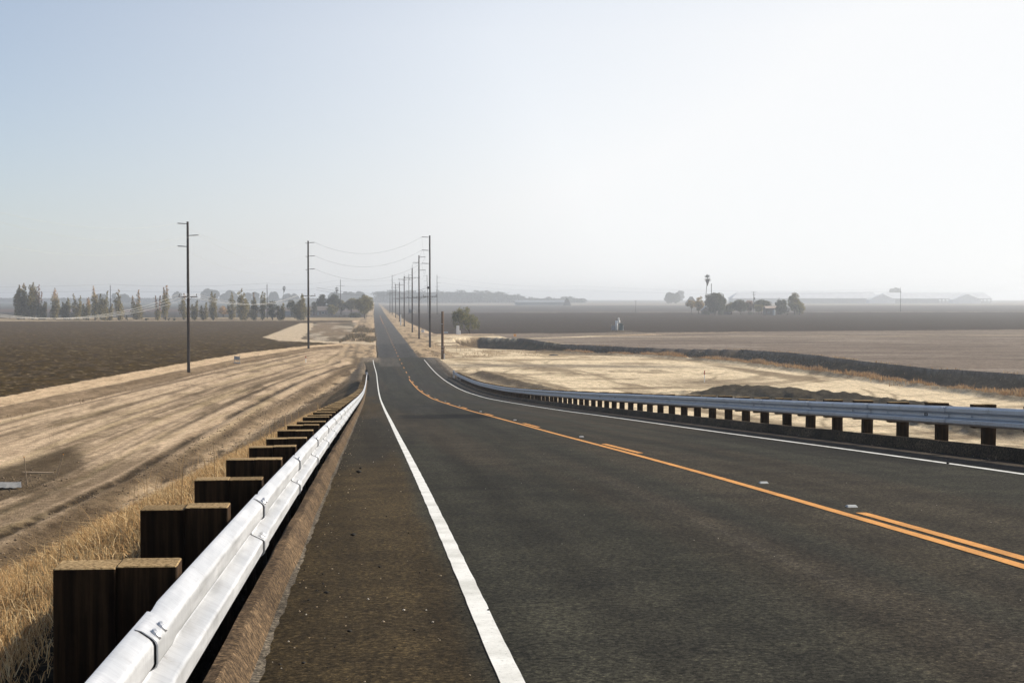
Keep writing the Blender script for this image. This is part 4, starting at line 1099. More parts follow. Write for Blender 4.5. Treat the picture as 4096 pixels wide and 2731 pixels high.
house('farmhouse', 'low brown farmhouse with a dark gable roof among the roadside trees', *px_world(*z3(1100, 708, 0, 0)[:2]), .10, 13, 9, 2.9, 2.6, M['wall'], M['roof'], [(-4, 1, 1.8, 1.3), (1.5, 1, 1.8, 1.3), (4.6, 1, 1.2, 1.3)], -1.5, chim=True)
house('shed', 'pale grey shed between the dark oval tree and the short poplar', *px_world(*z3(600, 716, 0, 0)[:2]), .05, 6.5, 6, 2.9, 1.7, M['greybox'], M['roof'], [(-2, 1, 1.2, 1.2)], 2, 'shed')
house('farmhouse', 'hazy grey farmhouse showing between the big dark tree and the yellowish one', *px_world(*z5(1005, 596, 0, 0)[:2]), -.05, 8, 7, 3.0, 2.0, M['wall'], M['roof'], [(-2.2, 1, 1.2, 1.2), (2.4, 1, 1.2, 1.2)], 0)
house('shed', 'small gabled shed at the foot of the tall palm', *px_world(*z5(745, 592, 0, 0)[:2]), 1.45, 7, 5, 2.9, 2.2, M['wall'], M['roofpale'], (), None, 'shed')
house('barn', 'dark open shed with a rusty tin roof at the palm farm', *px_world(*z5(1625, 600, 0, 0)[:2]), .03, 8.5, 6, 4.2, 1.2, M['wall'], M['rooftin'], [(-2.5, 1.2, 1, 1)], 1.5, 'shed', .3)
def tank():
    x, y = px_world(*z5(1630, 605, 0, 0)[:2]); root = thing('water_tank', 'pale upright water tank in front of the tin roofed shed', 'water tank', (x, y - 6, 0))
    mb = MB(); mb.lathe([(.75, -.1), (.8, .1), (.8, 3.1), (.6, 3.3), (.1, 3.45)], n=16); mb.build('tank', M['greybox'], root, True)
    mb = MB(); mb.lathe([(.08, 3.4), (.08, 3.8)], n=8); mb.build('vent_pipe', M['darkmetal'], root)
tank()
def barns():
    W = 1900
    def xa(fx, y): return math.tan(PSI + math.atan((fx / 1.7415 - 1176) / F_)) * y
    def long_barn(lab, f0, f1, y, zt, nopen):
        zt = HC + (zt - HC) * 1.36; y *= 1.36
        xl, xr = xa(f0, y), xa(f1, y); L = xr - xl; Wd = 40; h = zt * .42; rh = zt - h
        root = thing('dairy_barn', lab, 'barn', ((xl + xr) / 2, y, 0), -.05)
        mb = MB(); mb.box(-L / 2, L / 2, -Wd / 2, Wd / 2, -.5, h * .30); mb.box(-L / 2, L / 2, -Wd / 2, Wd / 2, h * .86, h)
        mb.box(-L / 2, L / 2 - nopen * 7.5, -Wd / 2, Wd / 2, h * .30, h * .86)
        for k in range(nopen + 1):
            u = L / 2 - 7.5 * k
            for v in (-Wd / 2, Wd / 2 - .7): mb.box(u - 2.2, u, v, v + .7, h * .30, h * .86)
        mb.build('wall', M['wallpale'], root)
        mb = MB(); e = 2.0; t = .5
        a = [(-L / 2 - e, -Wd / 2 - e, h + .02), (L / 2 + e, -Wd / 2 - e, h + .02), (L / 2 - 8, 0, h + rh), (-L / 2 + 14, 0, h + rh), (-L / 2 - e, Wd / 2 + e, h + .02), (L / 2 + e, Wd / 2 + e, h + .02)]
        mb.add(a + [(p[0], p[1], p[2] + t) for p in a], [(0, 3, 2, 1), (3, 4, 5, 2), (6, 7, 8, 9), (9, 8, 11, 10), (0, 1, 7, 6), (4, 10, 11, 5), (6, 9, 10), (7, 11, 8)])
        mb.build('roof', M['roofpale'], root)
    long_barn('long pale barn roof on the horizon left of the tallest thin pole', 2925, 3500, 1980, 18.5, 0)
    long_barn('long pale barn with white wall openings, rightmost on the hazy horizon', 3510, 3945, 1985, 17.8, 14)
    for lab, fc, f0, f1, zt in (('triangular barn end before the left long roof', 3533, 3496, 3598, 15.5), ('triangular barn end at the right tip of the hazy barns', 3872, 3824, 3936, 15.5)):
        wd = xa(f1, 2585) - xa(f0, 2585); zt = HC + (zt - HC) * 1.36
        house('dairy_barn', lab, xa(fc, 2585), 2600, math.pi / 2, 20, wd, zt * .42, zt * .58, M['barnwall'], M['barnwall'], (), None, 'barn', 1.0)
    # low far sheds on the horizon left of the round trees
    x0 = xa(2155, 2050)
    house('shed', 'very long low white shed on the horizon below the far treeline', (xa(2060, 2050) + xa(2255, 2050)) / 2, 2050, 0, xa(2255, 2050) - xa(2060, 2050), 14, 4.5, 2.5, M['greybox'], M['greybox'], (), None, 'shed', 1)
    house('shed', 'small dark pointed shed at the right end of the long white one', xa(2268, 1960), 1960, 1.57, 10, 9, 2, 8.0, M['roof'], M['roof'], (), None, 'shed', .5)
    house('shed', 'pointed grey roof on the horizon left of the tall palm', xa(2764, 1800), 1800, 1.57, 14, 12, 4, 8, M['roof'], M['roof'], (), None, 'shed', .5)
barns()

# willow by the white standpipe
def willow():
    r = np.random.default_rng(650); x, y = 28.1, 437
    root = thing('willow_tree', 'drooping green willow with a leaning trunk beside the white post', 'tree', (x + 1.1, y, 0))
    mb = MB(); mb.tube([(.9, 0, -.2), (.55, 0, .8), (-.3, 0, 2.0), (-1.0, .1, 3.2), (-1.4, 0, 4.6)], [.36, .30, .26, .2, .1], 8)
    for a, b, z in ((-2.8, .3, 5.6), (1.2, -.5, 5.8), (-1.6, -1.2, 6.8), (.2, 1.2, 6.4), (2.0, .6, 4.8), (-3.4, -.4, 4.4)): mb.tube([(-.7, 0, 2.7), (a * .5 - .4, b * .5, z * .75), (a, b, z)], [.16, .1, .04], 6, False)
    mb.build('trunk', M['bark'], root)
    P = []; C = []; pal = np.array([(.20, .185, .07), (.26, .225, .085), (.14, .14, .06), (.10, .105, .05)])
    for k in range(52):
        a = r.uniform(0, 6.28); q = r.random() ** .42; cx = -.6 + math.cos(a) * q * 4.1; cy = math.sin(a) * q * 2.6
        zt = 7.6 * math.sqrt(max(.05, 1 - (cx + 1.2) ** 2 / 26 - cy ** 2 / 16)) * r.uniform(.70, 1.12); n = 75
        p = r.normal(size=(n, 3)) * np.array([.42, .42, .35]) + np.array([cx, cy, zt - .5])
        m = 70; dl = r.uniform(1.5, 4.2); d = r.normal(size=(m, 3)) * np.array([.22, .22, .1]) + np.array([cx * 1.06, cy * 1.05, zt - .6]); d[:, 2] -= r.random(m) * dl
        d[:, 2] = np.maximum(d[:, 2], 1.3 + r.random(m) * 1.2)
        pp = np.concatenate([p, d]); P.append(pp); C.append(pal[r.integers(0, 4, len(pp))] * r.uniform(.7, 1.35))
    V, F, c = leaf_mesh(np.concatenate(P), .30, np.concatenate(C), r); mesh_np('crown', V, F, M['leaf'], root, cols=c)
willow()

# ------------------------------------------------------------------ utility poles and wires
WIRE_AT = {}
def cyl(mb, a, b, r, n=8): mb.tube([a, b], r, n)
def pole(key, label, x, y, H, arms=(), cross=(), r0=.235, r1=.16, group='wooden power poles along the road', mat='pole', lean=(0, 0), cat='power pole', pin=None, z0=0, dirx=(1, 0)):
    """arms: (height, length signed) single post insulators; cross: (height, half width, n pins)"""
    root = thing('utility_pole', label, cat, (x, y, z0), math.atan2(dirx[1], dirx[0]), group)
    root.rotation_euler[1] = lean[0]
    mb = MB(); k = 10
    mb.tube([(random.uniform(-.015, .015), random.uniform(-.015, .015), H * i / k - (.5 if i == 0 else 0)) for i in range(k + 1)], [r0 + (r1 - r0) * i / k for i in range(k + 1)], 12)
    mb.build('shaft', M[mat], root, True)
    pts = []
    for (h, L) in arms:
        s = 1 if L > 0 else -1; rr = r0 + (r1 - r0) * h / H
        mb = MB(); cyl(mb, (s * rr * .8, 0, h - .02), (s * (rr + .25), 0, h), .05)
        mb.tube([(s * (rr + .25) + (L - s * (rr + .25)) * i / 12, 0, h + .06 * i / 12) for i in range(13)], [.055 + (.022 if i % 2 else 0) for i in range(13)], 8)
        mb.build('insulator_arm', M['insul'], root); pts.append((L, 0, h + .06))
    for (h, hw, npin) in cross:
        mb = MB(); mb.box(-hw, hw, -r0 - .13, -r0 - .01, h - .07, h + .07)
        for s in (-1, 1): mb.tube([(s * hw * .45, -r0 - .15, h - .03), (s * .05, -r0 - .04, h - .75)], .022, 5)
        a = mb.build('crossarm', M['arm'], root)
        for i in range(npin):
            px = -hw + .12 + (2 * hw - .24) * i / max(1, npin - 1)
            mb = MB(); mb.lathe([(.018, .05), (.018, .2), (.06, .2), (.075, .27), (.05, .34), (.06, .38), (.03, .43)], (px, -r0 - .07, h), 8); mb.build('insulator', M['insul'], a)
            pts.append((px, -r0 - .07, h + .42))
    if pin:
        mb = MB(); mb.lathe([(.05, H - .1), (.03, H + pin * .3), (.05, H + pin * .5), (.03, H + pin * .7), (.012, H + pin)], n=8); mb.build('top_insulator', M['insul'], root); pts.append((0, 0, H + pin))
    c, s = dirx
    WIRE_AT[key] = [Vector((x + p[0] * c - p[1] * s + math.sin(lean[0]) * p[2], y + p[0] * s + p[1] * c, z0 + p[2])) for p in pts]
    return root
A_ = [(21.7, -1.45), (20.0, 1.55), (18.4, -1.45)]
pole('P0', 'tall dark power pole out past the left side near the bank', -40, 119, 22, A_, [(11.1, 1.35, 3)], dirx=(.99, -.14))
pole('P1', 'tall dark power pole beside the left dirt track, nearest on the left', -26.6, 211.8, 22, A_, [(11.1, 1.35, 3)], z0=.1)
p2 = pole('P2', 'tall dark power pole with three right hand arms, second on the left', -13.3, 304, 23, [(22.6, 1.35), (19.8, 1.35), (17.05, 1.35), (22.5, -.55), (19.7, -.5), (16.9, -.55)], [(11.45, 1.5, 2)])
p3 = pole('P3', 'tallest dark power pole right of the road with three left hand arms', 12.8, 317.2, 24.8, [(24.4, -1.75), (21.5, -1.75), (18.6, -1.75)], [(11.3, 1.55, 3)])
mb = MB(); mb.box(-.55, -.15, -.2, .2, 13.0, 13.5); mb.tube([(-.2, 0, 13.3), (-1.4, 0, 13.0), (-2.4, 0, 12.6)], .03, 6); mb.build('bracket', M['darkmetal'], p3)
pole('P4', 'second dark power pole on the right with alternating arms', 12.6, 384.3, 22.4, [(21.9, 1.75), (20.4, -1.65), (18.4, 1.75)], [(11.1, 1.8, 4)], r1=.15)
p5 = pole('P5', 'third right hand power pole carrying a grey transformer', 12.8, 456.2, 20.4, [], [(17.4, 2.4, 3), (11.0, 1.6, 2)], pin=1.2)
mb = MB(); mb.lathe([(.0, 6.2), (.42, 6.2), (.42, 7.3), (.0, 7.5)], (-.68, 0, 0), 14); mb.build('transformer', M['greybox'], p5)
mb = MB(); mb.box(.22, .52, -.2, .2, 6.2, 7.4); mb.tube([(.3, 0, 6.2), (.9, 0, 6.0), (1.0, 0, 6.6), (.7, 0, 7.2)], .03, 6); mb.build('meter_box', M['whitebox'], p5)
pole('P6', 'fourth right hand power pole beside a short white marker', 12.4, 551.5, 19.2, [], [(18.0, 2.2, 3), (11, 1.5, 2)], pin=1.3)
pole('P7', 'fifth right hand power pole along the road', 12.7, 662, 18.2, [], [(16.9, 2.2, 3), (10.5, 1.4, 2)], pin=1.3)
pole('P8', 'sixth right hand power pole, paler with haze', 12.9, 782.5, 18.2, [], [(16.6, 2.2, 3), (10.5, 1.4, 2)], pin=1.3)
pole('P9', 'tall hazy pole with two short right arms, last but one down the road', 13.0, 920.7, 25.5, [(25.2, 2.0), (20.5, 1.8)], [(14, 1.5, 2)])
pole('P10', 'shortest hazy pole hugging the last tall roadside one', 12.4, 985, 15, [], [(13.6, 1.4, 2)])
pole('Q1', 'hazy pole with three right arms standing in the dark field, left of three', 24.3, 944.9, 26.5, [(26, 1.6), (22.5, 1.6), (18.5, 1.6), (20, -.8)], [])
pole('Q2', 'slightly leaning hazy pole with three left arms in the dark field', 38.0, 970.4, 26.3, [(25.8, -2.6), (22.4, -2.4), (18.7, -2.2)], [], lean=(-.03, 0))
pole('Q3', 'straight hazy pole with four arms, right of three in the dark field', 42.8, 943.1, 25.9, [(24.3, 2.2), (20.8, 2.4), (18.3, 1.8), (18.2, -1.2), (14.7, 1.6), (14.6, -1.2)], [], pin=.8)
FL = 'distant transmission poles on the left'
pole('F1', 'distant grey pole rising from the left part of the poplar row', -141.1, 793.2, 17.6, [], [], group=FL, pin=.8)
pole('F2', 'distant pole behind the pale poplar with the broken top', -54.8, 761.2, 18, [], [], group=FL, pin=.8)
pole('F3', 'distant pole with a low curved crossarm above the farmhouse trees', -20.0, 925.2, 22.5, [(18.5, 2.6), (18.5, -2.6)], [], group=FL, pin=1.6)
FP = 'thin poles far out in the right hand fields'
pole('G1', 'thin lamp like pole alone in the dark field left of the palm farm', 193.6, 1040, 9, [(8.3, -1.2)], [], group=FP, r0=.13, r1=.1)
pole('G2', 'tallest thin pole in the hazy field in front of the barns', 416.5, 1097, 19.4, [], [], group=FP, r0=.2, r1=.12)
pole('G3', 'short thin pole left of the tall one before the barns', 406.9 - 78, 1134, 11.3, [(10.6, .4)], [], group=FP, r0=.15, r1=.1)
g4 = pole('G4', 'farm power pole with two crossarms among the hazy farm trees', 244.1, 899, 14.9, [], [(14.4, 1.5, 3), (12.9, 1.2, 2)], group=FP)
mb = MB(); mb.lathe([(.0, 9.6), (.45, 9.6), (.45, 11.0), (.0, 11.2)], (.5, 0, 0), 12); mb.build('transformer', M['greybox'], g4)
pole('G5', 'bare ragged trunk like post right of the tall palm', 227.6 + 1.0, 950, 20.5, [], [], group=FP, r0=.35, r1=.22, mat='bark')
# stub pole
st = thing('utility_pole', 'short brown unwired pole stub standing left of the willow', 'power pole', (12.6, 256.6, 0), 0, 'wooden power poles along the road')
mb = MB(); mb.tube([(0, 0, -.5), (0, 0, 3), (.01, 0, 6), (0, 0, 8.6)], [.25, .24, .225, .21], 12); mb.build('shaft', M['pole_new'], st, True)
mb = MB(); mb.box(.20, .34, -.12, .12, .3, 2.4); mb.build('conduit_cover', M['pole_new'], st)
mb = MB(); mb.box(.24, .38, -.16, .16, .02, 1.0); mb.build('white_guard', M['whitebox'], st)
for h in (1.6, 2.2, 6.3):
    mb = MB(); mb.lathe([(.245 - .004 * h, h), (.255 - .004 * h, h + .04), (.245 - .004 * h, h + .08)], n=12); mb.build('band', M['steel'], st)

def wire(name, label, chain, sag, rad, mat, group, cat='power line'):
    mb = MB()
    for k in range(len(chain) - 1):
        a, b = Vector(chain[k]), Vector(chain[k + 1]); sg = sag[k] if hasattr(sag, '__len__') else sag
        n = 18; pts = []
        for i in range(n + 1):
            t = i / n; p = a.lerp(b, t); p.z -= 4 * sg * t * (1 - t); pts.append(p)
        mb.tube(pts, rad, 5, False)
    return tag(mb.build(name, M[mat], None, True), label, cat, group)
W = WIRE_AT; ext = Vector((-53.4, 27, 0)) - Vector((-40, 119, 0))
GU = 'thin upper conductors'; GLo = 'low pale conductors'
for i, nm in ((0, 'top'), (1, 'middle'), (2, 'lowest')):
    wire('power_line', f'{nm} of three thin conductors strung high over the left dirt track', [W['P0'][i], W['P1'][i], W['P2'][3 + i]], 2.5, .011, 'wire', GU)
    wire('power_line', f'{nm} of three sagging conductors crossing above the road between two tall poles', [W['P2'][i], W['P3'][i]], 3.0, .016, 'wire_dark', GU)
    wire('power_line', f'{nm} of the conductors running along the right hand pole line', [W['P3'][i], W['P4'][i], W['P5'][[0, 1, 2][i]], W['P6'][[0, 1, 2][i]], W['P7'][[0, 1, 2][i]], W['P8'][[0, 1, 2][i]], W['P9'][min(i, 1)]], 1.6, .013, 'wire_dark', GU)
    wire('power_line', f'{["left", "middle", "right"][i]} of three bright low conductors sagging across the poplar row', [W['P0'][3 + i], W['P1'][3 + i], W['P2'][6 + (0 if i < 2 else 1)]], [2.8, 1.9], .017, 'wire', GLo)
for i in range(2):
    a = Vector((-13.3 + 1.6, 304, 13.2 - .5 * i)); b = Vector((12.8 - 2.4, 317, 12.7 - .35 * i))
    wire('power_line', f'{["upper", "lower"][i]} of two nearly level cables crossing low over the road', [a, b], 1.0, .02, 'wire_dark', GLo)
    wire('power_line', f'{["left", "right"][i]} low conductor along the right hand pole line', [W['P3'][3 + 2 * i], W['P4'][3 + 3 * i], W['P5'][3 + i], W['P6'][3 + i], W['P7'][3 + i], W['P8'][3 + i]], 1.2, .014, 'wire_dark', GLo)
wire('telephone_cable', 'slack cable drooping between the stub pole and the third right hand pole', [(12.6, 256.6, 8.3), (12.8, 317, 7.4), (12.6, 384, 8.6), (12.8, 456, 6.6)], [.8, 1.6, 2.0], .02, 'wire_dark', None, 'cable')
for i in range(2):
    wire('power_line', f'{["upper", "lower"][i]} far transmission wire above the poplar row on the left', [(-240, 700, 17.5 - 2.6 * i), (-141.1, 793, 18.2 - 3.2 * i), (-54.8, 761, 18.6 - 3.0 * i), (-20 - 2.6, 925, 22 - 3.4 * i), (24.3, 945, 24 - 3 * i)], 1.4, .03, 'wire_dark', 'far transmission wires')
    wire('power_line', f'{["upper", "lower"][i]} faint far wire leaving the hazy pole towards the right', [W['Q3'][i], (160, 1100, 20 - 3 * i), (416.5, 1097, 18.2 - 2 * i)], [2.5, 3.0], .022, 'wire_dark', 'far transmission wires')

# ------------------------------------------------------------------ small things
def marker(x, y, h, label):
    root = thing('marker_post', label, 'marker post', (x, y, float(terr_z(x, y)[0])), .2, 'red and white utility markers')
    mb = MB(); mb.lathe([(.055, -.2), (.055, h * .62)], n=10); mb.build('white_tube', M['whitebox'], root)
    mb = MB(); mb.lathe([(.062, h * .62), (.062, h * .9), (.05, h * .97), (.02, h)], n=10); mb.build('red_cap', M['red'], root)
marker(-11.2, 245.2, 1.15, 'red and white marker post on the left graded dirt near the guardrail end')
marker(43.4, 184, 1.55, 'red and white marker post beside the dark dirt mound on the right')
def sign_stand():
    x, y = -22.4, 241.5; z = float(terr_z(x, y)[0])
    root = thing('folding_sign', 'grey folding metal sign stand beside the left dirt track', 'sign stand', (x, y, z), .15)
    mb = MB(); mb.box(-.48, .42, -.03, .03, .62, 1.18, Matrix.Rotation(.12, 3, 'Y')); mb.build('panel', M['greybox'], root)
    mb = MB(); mb.box(-.5, .5, -.4, .4, .04, .16, Matrix.Rotation(.08, 3, 'Y')); mb.build('base', M['greybox'], root)
    for s in (-.42, .40):
        mb = MB(); mb.tube([(s, .1, 0), (s + .04, 0, .7), (s + .08 * (1 if s > 0 else -1), 0, 1.42)], .035, 6); mb.build('leg', M['greybox'], root)
sign_stand()
def debris():
    z = float(terr_z(-20.9, 86)[0])
    root = thing('sheet_metal', 'flat pale sheet of metal lying on the dirt at the far left', 'metal sheet', (-21.2, 85.6, z + .14), .25); root.scale = (.7, .8, 1)
    mb = MB(); n = 12
    for k in range(n):
        x0 = -1.2 + 2.2 * k / n; x1 = -1.2 + 2.2 * (k + 1) / n
    vs = []; fs = []
    for k in range(25):
        xx = -1.2 + 2.3 * k / 24; zz = .02 * math.sin(k * .25)
        vs += [(xx, -1.2 + .15 * math.sin(k), zz), (xx, .9, zz + .12), (xx, -1.2 + .15 * math.sin(k), zz - .012), (xx, .9, zz + .108)]
    for k in range(24):
        a = 4 * k; fs += [(a, a + 4, a + 5, a + 1), (a + 2, a + 3, a + 7, a + 6), (a, a + 2, a + 6, a + 4), (a + 1, a + 5, a + 7, a + 3)]
    mb.add(vs, fs); mb.build('sheet', M['sheet'], root)
    for i, (x, y, r, h, lab) in enumerate([(-20.3, 86.6, .10, 1.7, 'thin leaning stake standing in the metal sheet debris at the left'), (-19.4, 90.3, -.28, 1.5, 'thin tilted stake behind the metal sheet debris at the left')]):
        zz = float(terr_z(x, y)[0]); s = thing('survey_stake', lab, 'stake', (x, y, zz)); s.rotation_euler = (0, -r, 0)
        mb = MB(); mb.bbox(-.025, .025, -.012, .012, -.2, h, .004); mb.build('lath', M['palewood'], s)
        mb = MB(); mb.bbox(-.028, .028, -.015, .015, h - .02, h + .02, .004); mb.build('flag_tip', M['orange'], s)
    for i, (x, y, L, a, lab) in enumerate([(-21.0, 92.5, 1.9, .1, 'pale broken board lying behind the metal sheet')]):
        zz = float(terr_z(x, y)[0]); o = MB(); o.bbox(-L / 2, L / 2, -.1, .1, 0, .06); b = o.build('plank', M['palewood']); b.location = (x, y, zz + .03); b.rotation_euler = (0, .05, a); tag(b, lab, 'plank')
debris()
def pump():
    x, y = 78.3, 451
    root = thing('standpipe', 'white cylindrical standpipe with a domed vent in the right field', 'standpipe', (x - .55, y, .2))
    mb = MB(); mb.lathe([(.42, -.5), (.42, 3.4), (.36, 3.5)], n=20); mb.build('tank', M['whitebox'], root, True)
    mb = MB(); mb.lathe([(.24, 2.9), (.24, 4.1), (.2, 4.35), (.1, 4.5), (.02, 4.53)], (.62, -.1, 0), 16); mb.build('vent_pipe', M['whitebox'], root, True)
    mb = MB(); mb.lathe([(.34, 2.5), (.34, 3.45), (.3, 3.5)], (.85, .2, 0), 16); mb.build('pipe_drum', M['whitebox'], root, True)
    mb = MB(); mb.tube([(.45, -.4, .1), (.45, -.4, 1.6), (.2, -.4, 1.75)], .07, 8); mb.build('valve_pipe', M['greybox'], root)
    root = thing('electrical_cabinet', 'tall dark green cabinet in front of the white standpipe', 'electrical cabinet', (x + .62, y - .9, .2))
    mb = MB(); mb.bbox(-.55, .55, -.35, .35, -.3, 2.65, .02); mb.build('cabinet', M['greenbox'], root)
    mb = MB(); mb.bbox(-.48, .48, -.385, -.352, .1, 2.5, .01); dd = mb.build('door', M['greenbox'], root)
    mb = MB(); mb.box(.34, .40, -.42, -.386, 1.2, 1.45); mb.build('handle', M['darkmetal'], dd)
    mb = MB(); mb.lathe([(.22, -.3), (.22, .7), (.1, .9), (.1, 1.5), (.2, 1.6), (.2, 2.0)], (.85, .1, 0), 10); mb.build('meter', M['greybox'], root)
    root = thing('electrical_box', 'grey panel box on two legs left of the white standpipe', 'electrical panel', (x - 1.75, y - .5, .2))
    mb = MB(); mb.bbox(-.56, .56, -.18, .18, .5, 1.95, .02); mb.build('panel', M['greybox'], root)
    for s in (-.5, .5):
        mb = MB(); mb.lathe([(.05, -.3), (.05, 2.1)], (s, .22, 0), 8); mb.build('leg', M['steel'], root)
    r = np.random.default_rng(9); V = []; F = []; n = 40; rings = 8
    for i in range(rings + 1):
        q = i / rings
        for k in range(n):
            a = 2 * math.pi * k / n; rr = q * (1 + .15 * math.sin(3 * a) + .08 * math.sin(7 * a)); V.append((math.cos(a) * rr * 7.5, math.sin(a) * rr * 4.5 - 1, .75 * (1 - q) ** .8 + r.normal(0, .03) - (.15 if i == rings else 0)))
    for i in range(rings):
        for k in range(n):
            j = (k + 1) % n; F.append((i * n + k, (i + 1) * n + k, (i + 1) * n + j, i * n + j))
    V = np.array(V); c = np.tile(np.array((.10, .082, .062)), (len(V), 1)); o = mesh_np('dirt_mound', V, np.array(F), M['ground'], cols=c, smooth=True); o.location = (x, y, -.05); tag(o, kind='structure')
pump()
def misc():
    root = thing('standpipe', 'white concrete irrigation post under the willow', 'standpipe', (25.6, 428, 0))
    mb = MB(); mb.bbox(-.42, .42, -.3, .3, -.3, 2.6, .05); mb.build('post', M['whitebox'], root)
    mb = MB(); mb.bbox(.5, .85, -.2, .2, -.3, 1.2, .03); mb.build('side_pipe', M['whitebox'], root)
    root = thing('valve_box', 'small white box low on the ground behind the second right hand pole', 'utility box', (16.1, 455, 0))
    mb = MB(); mb.bbox(-.45, .45, -.4, .4, -.2, .75, .03); mb.build('body', M['whitebox'], root)
    mb = MB(); mb.bbox(-.5, .5, -.45, .45, .75, .85, .02); mb.build('lid', M['greybox'], root)
    root = thing('valve_box', 'white low box left of the willow shadow', 'utility box', (22.8, 445, 0))
    mb = MB(); mb.bbox(-.75, .75, -.3, .3, -.2, .45, .03); mb.build('body', M['whitebox'], root)
    root = thing('marker_post', 'pale thin marker left of the fourth right hand pole', 'marker post', (11.5, 575, 0))
    mb = MB(); mb.bbox(-.2, .2, -.2, .2, -.2, 4.3, .03); mb.build('post', M['whitebox'], root)
    root = thing('warning_sign', 'small orange sign on a thin stake beside the ditch', 'sign', (36.8, 367.5, float(terr_z(36.8, 367.5)[0])))
    mb = MB(); mb.lathe([(.03, -.2), (.03, 1.3)], n=6); mb.build('stake', M['darkmetal'], root)
    mb = MB(); mb.box(-.33, .33, -.06, -.03, 1.0, 1.62); mb.build('panel', M['orange'], root)
    mb = MB(); mb.box(-.22, -.05, -.075, -.062, 1.2, 1.42); mb.box(.05, .22, -.075, -.062, 1.2, 1.42); mb.build('marking', M['rooftin'], root)
    def lump(name, label, cat, x, y, sx, sy, sz):
        z = float(terr_z(x, y)[0]); r = random.Random(int(x * 10)); mb = MB(); vs = []; fs = []; n = 14
        for i in range(5):
            t = i / 4 * math.pi / 2
            for k in range(n):
                a = 2 * math.pi * k / n; q = r.uniform(.8, 1.15); vs.append((math.cos(a) * math.cos(t) * sx * q, math.sin(a) * math.cos(t) * sy * q, math.sin(t) * sz * r.uniform(.8, 1.1) - .03))
        for i in range(4):
            for k in range(n):
                j = (k + 1) % n; fs.append((i * n + k, i * n + j, (i + 1) * n + j, (i + 1) * n + k))
        mb.add(vs, fs); o = mb.build(name, M['darkmetal']); o.location = (x, y, z); tag(o, label, cat)
    lump('rubber_scrap', 'flat black scrap lying on the sand before the ditch brush', 'scrap', 34.6, 271.5, .95, .8, .25)
    lump('rubber_scrap', 'flat black scrap at the curled end of the right kerb', 'scrap', 9.95, 190, .75, .9, .14)
    # field gate fence by the farmstead
    root = thing('rail_fence', 'low dark rail fence along the farmhouse yard', 'fence', (-7, 800, 0))
    for k in range(9):
        mb = MB(); mb.bbox(-.1, .1, -.1, .1, -.3, 1.2, .01); o = mb.build('post', M['fence'], root); o.location = (-17 + 3.0 * k, 0, 0)
    for h in (.45, .95):
        mb = MB(); mb.box(-17.2, 7.2, -.16, -.105, h, h + .16); mb.build('rail', M['fence'], root)
misc()
for i, (x, y, lab) in enumerate([(17.2, 291, 'left of a pair of thin orange lath stakes behind the stub pole'), (18.1, 293, 'right of a pair of thin orange lath stakes behind the stub pole')]):
    s = thing('survey_stake', lab, 'stake', (x, y, 0), 0, 'orange survey laths'); mb = MB(); mb.bbox(-.035, .035, -.015, .015, -.2, 2.4, .006); mb.build('lath', M['rooftin'], s)

# ------------------------------------------------------------------ light, sky, air, camera
EL, AZ = math.radians(30), math.radians(80)          # sun height, and clockwise from straight ahead
sd = Vector((math.sin(AZ) * math.cos(EL), math.cos(AZ) * math.cos(EL), math.sin(EL)))
L = bpy.data.lights.new('sun', 'SUN'); L.energy = 5.0; L.angle = math.radians(.5); L.color = (1, .925, .80)
so = link(bpy.data.objects.new('sun', L)); so.rotation_euler = sd.to_track_quat('Z', 'Y').to_euler()
w = bpy.data.worlds.new('World'); S.world = w; w.use_nodes = True
nt = w.node_tree; sky = nt.nodes.new('ShaderNodeTexSky'); sky.sky_type = 'NISHITA'; sky.sun_disc = False
sky.sun_elevation = EL; sky.sun_rotation = AZ; sky.air_density = .75; sky.dust_density = .5; sky.ozone_density = 1.0; sky.altitude = 50
def wmath(op, a, b=None, clamp=False):
    n = nt.nodes.new('ShaderNodeMath'); n.operation = op; n.use_clamp = clamp
    for i, v in enumerate((a, b)):
        if v is None: continue
        if isinstance(v, (int, float)): n.inputs[i].default_value = v
        else: nt.links.new(v, n.inputs[i])
    return n.outputs[0]
# white haze veil over sky near horizon and sun, thinned overhead to cut fill
tc = nt.nodes.new('ShaderNodeTexCoord'); sx = nt.nodes.new('ShaderNodeSeparateXYZ'); nt.links.new(tc.outputs['Generated'], sx.inputs[0])
dp = nt.nodes.new('ShaderNodeVectorMath'); dp.operation = 'DOT_PRODUCT'; nt.links.new(tc.outputs['Generated'], dp.inputs[0]); dp.inputs[1].default_value = tuple(sd)
g = wmath('MAXIMUM', dp.outputs['Value'], -.12); g = wmath('ADD', g, .12)
g = wmath('MULTIPLY', g, wmath('EXPONENT', wmath('MULTIPLY', wmath('MAXIMUM', wmath('SUBTRACT', sx.outputs['Z'], .18), 0), -2.6)))
ev = wmath('EXPONENT', wmath('MULTIPLY', wmath('MAXIMUM', sx.outputs['Z'], 0), -9.0))
fac = wmath('ADD', wmath('MULTIPLY', ev, .80), wmath('MULTIPLY', g, 1.25)); fac = wmath('ADD', fac, .03); fac = wmath('MINIMUM', fac, .96)
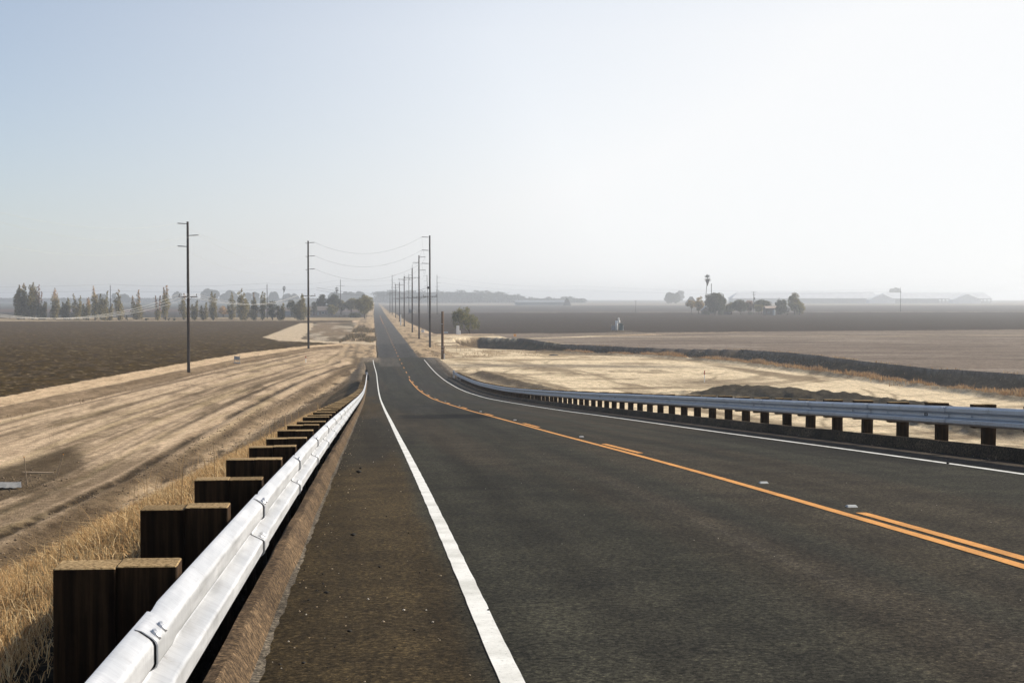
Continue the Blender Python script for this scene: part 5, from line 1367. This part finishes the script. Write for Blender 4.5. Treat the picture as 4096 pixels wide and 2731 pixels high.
fac = wmath('MULTIPLY', fac, wmath('SUBTRACT', 1.30, wmath('MULTIPLY', wmath('MAXIMUM', sx.outputs['Z'], .25), 1.2)))
fac = wmath('MINIMUM', fac, .96)
vl = wmath('MINIMUM', wmath('ADD', wmath('MULTIPLY', g, .68), .358), .65)
vc = nt.nodes.new('ShaderNodeCombineColor'); nt.links.new(vl, vc.inputs[0]); nt.links.new(wmath('MULTIPLY', vl, 1.004), vc.inputs[1]); nt.links.new(wmath('MULTIPLY', vl, 1.008), vc.inputs[2])
sc_ = nt.nodes.new('ShaderNodeVectorMath'); sc_.operation = 'SCALE'; sc_.inputs['Scale'].default_value = 10.0; nt.links.new(vc.outputs[0], sc_.inputs[0])
mx = nt.nodes.new('ShaderNodeMix'); mx.data_type = 'RGBA'; nt.links.new(fac, mx.inputs[0]); nt.links.new(sky.outputs['Color'], mx.inputs[6]); nt.links.new(sc_.outputs['Vector'], mx.inputs[7])
bg = nt.nodes['Background']; bg.inputs['Strength'].default_value = .10
nt.links.new(mx.outputs[2], bg.inputs['Color'])

hm = bpy.data.materials.new('haze_air'); hm.use_nodes = True; nt = hm.node_tree; nt.nodes.clear()
out = nt.nodes.new('ShaderNodeOutputMaterial'); pv = nt.nodes.new('ShaderNodeVolumePrincipled')
pv.inputs['Density'].default_value = 3.2e-4; pv.inputs['Color'].default_value = (.92, .955, 1, 1); pv.inputs['Anisotropy'].default_value = .4
nt.links.new(pv.outputs['Volume'], out.inputs['Volume'])
mb = MB(); mb.box(-6600, 6600, -6600, 6600, -6.0, 34.0); hz = mb.build('haze', hm); tag(hz, kind='stuff', label='pale blue haze lying over the plain', cat='haze')

cam = bpy.data.cameras.new('camera'); cam.sensor_width = 36; cam.lens = 36 * F_ / 2352; cam.clip_end = 20000; cam.clip_start = .05
co = link(bpy.data.objects.new('camera', cam)); S.camera = co
co.location = (0, 0, HC)
co.rotation_euler = (math.pi / 2 - .030745, 0, -PSI)
S.view_settings.view_transform = 'Standard'; S.view_settings.look = 'None'; S.view_settings.gamma = 1; S.view_settings.exposure = .6
S.cycles.volume_bounces = 0
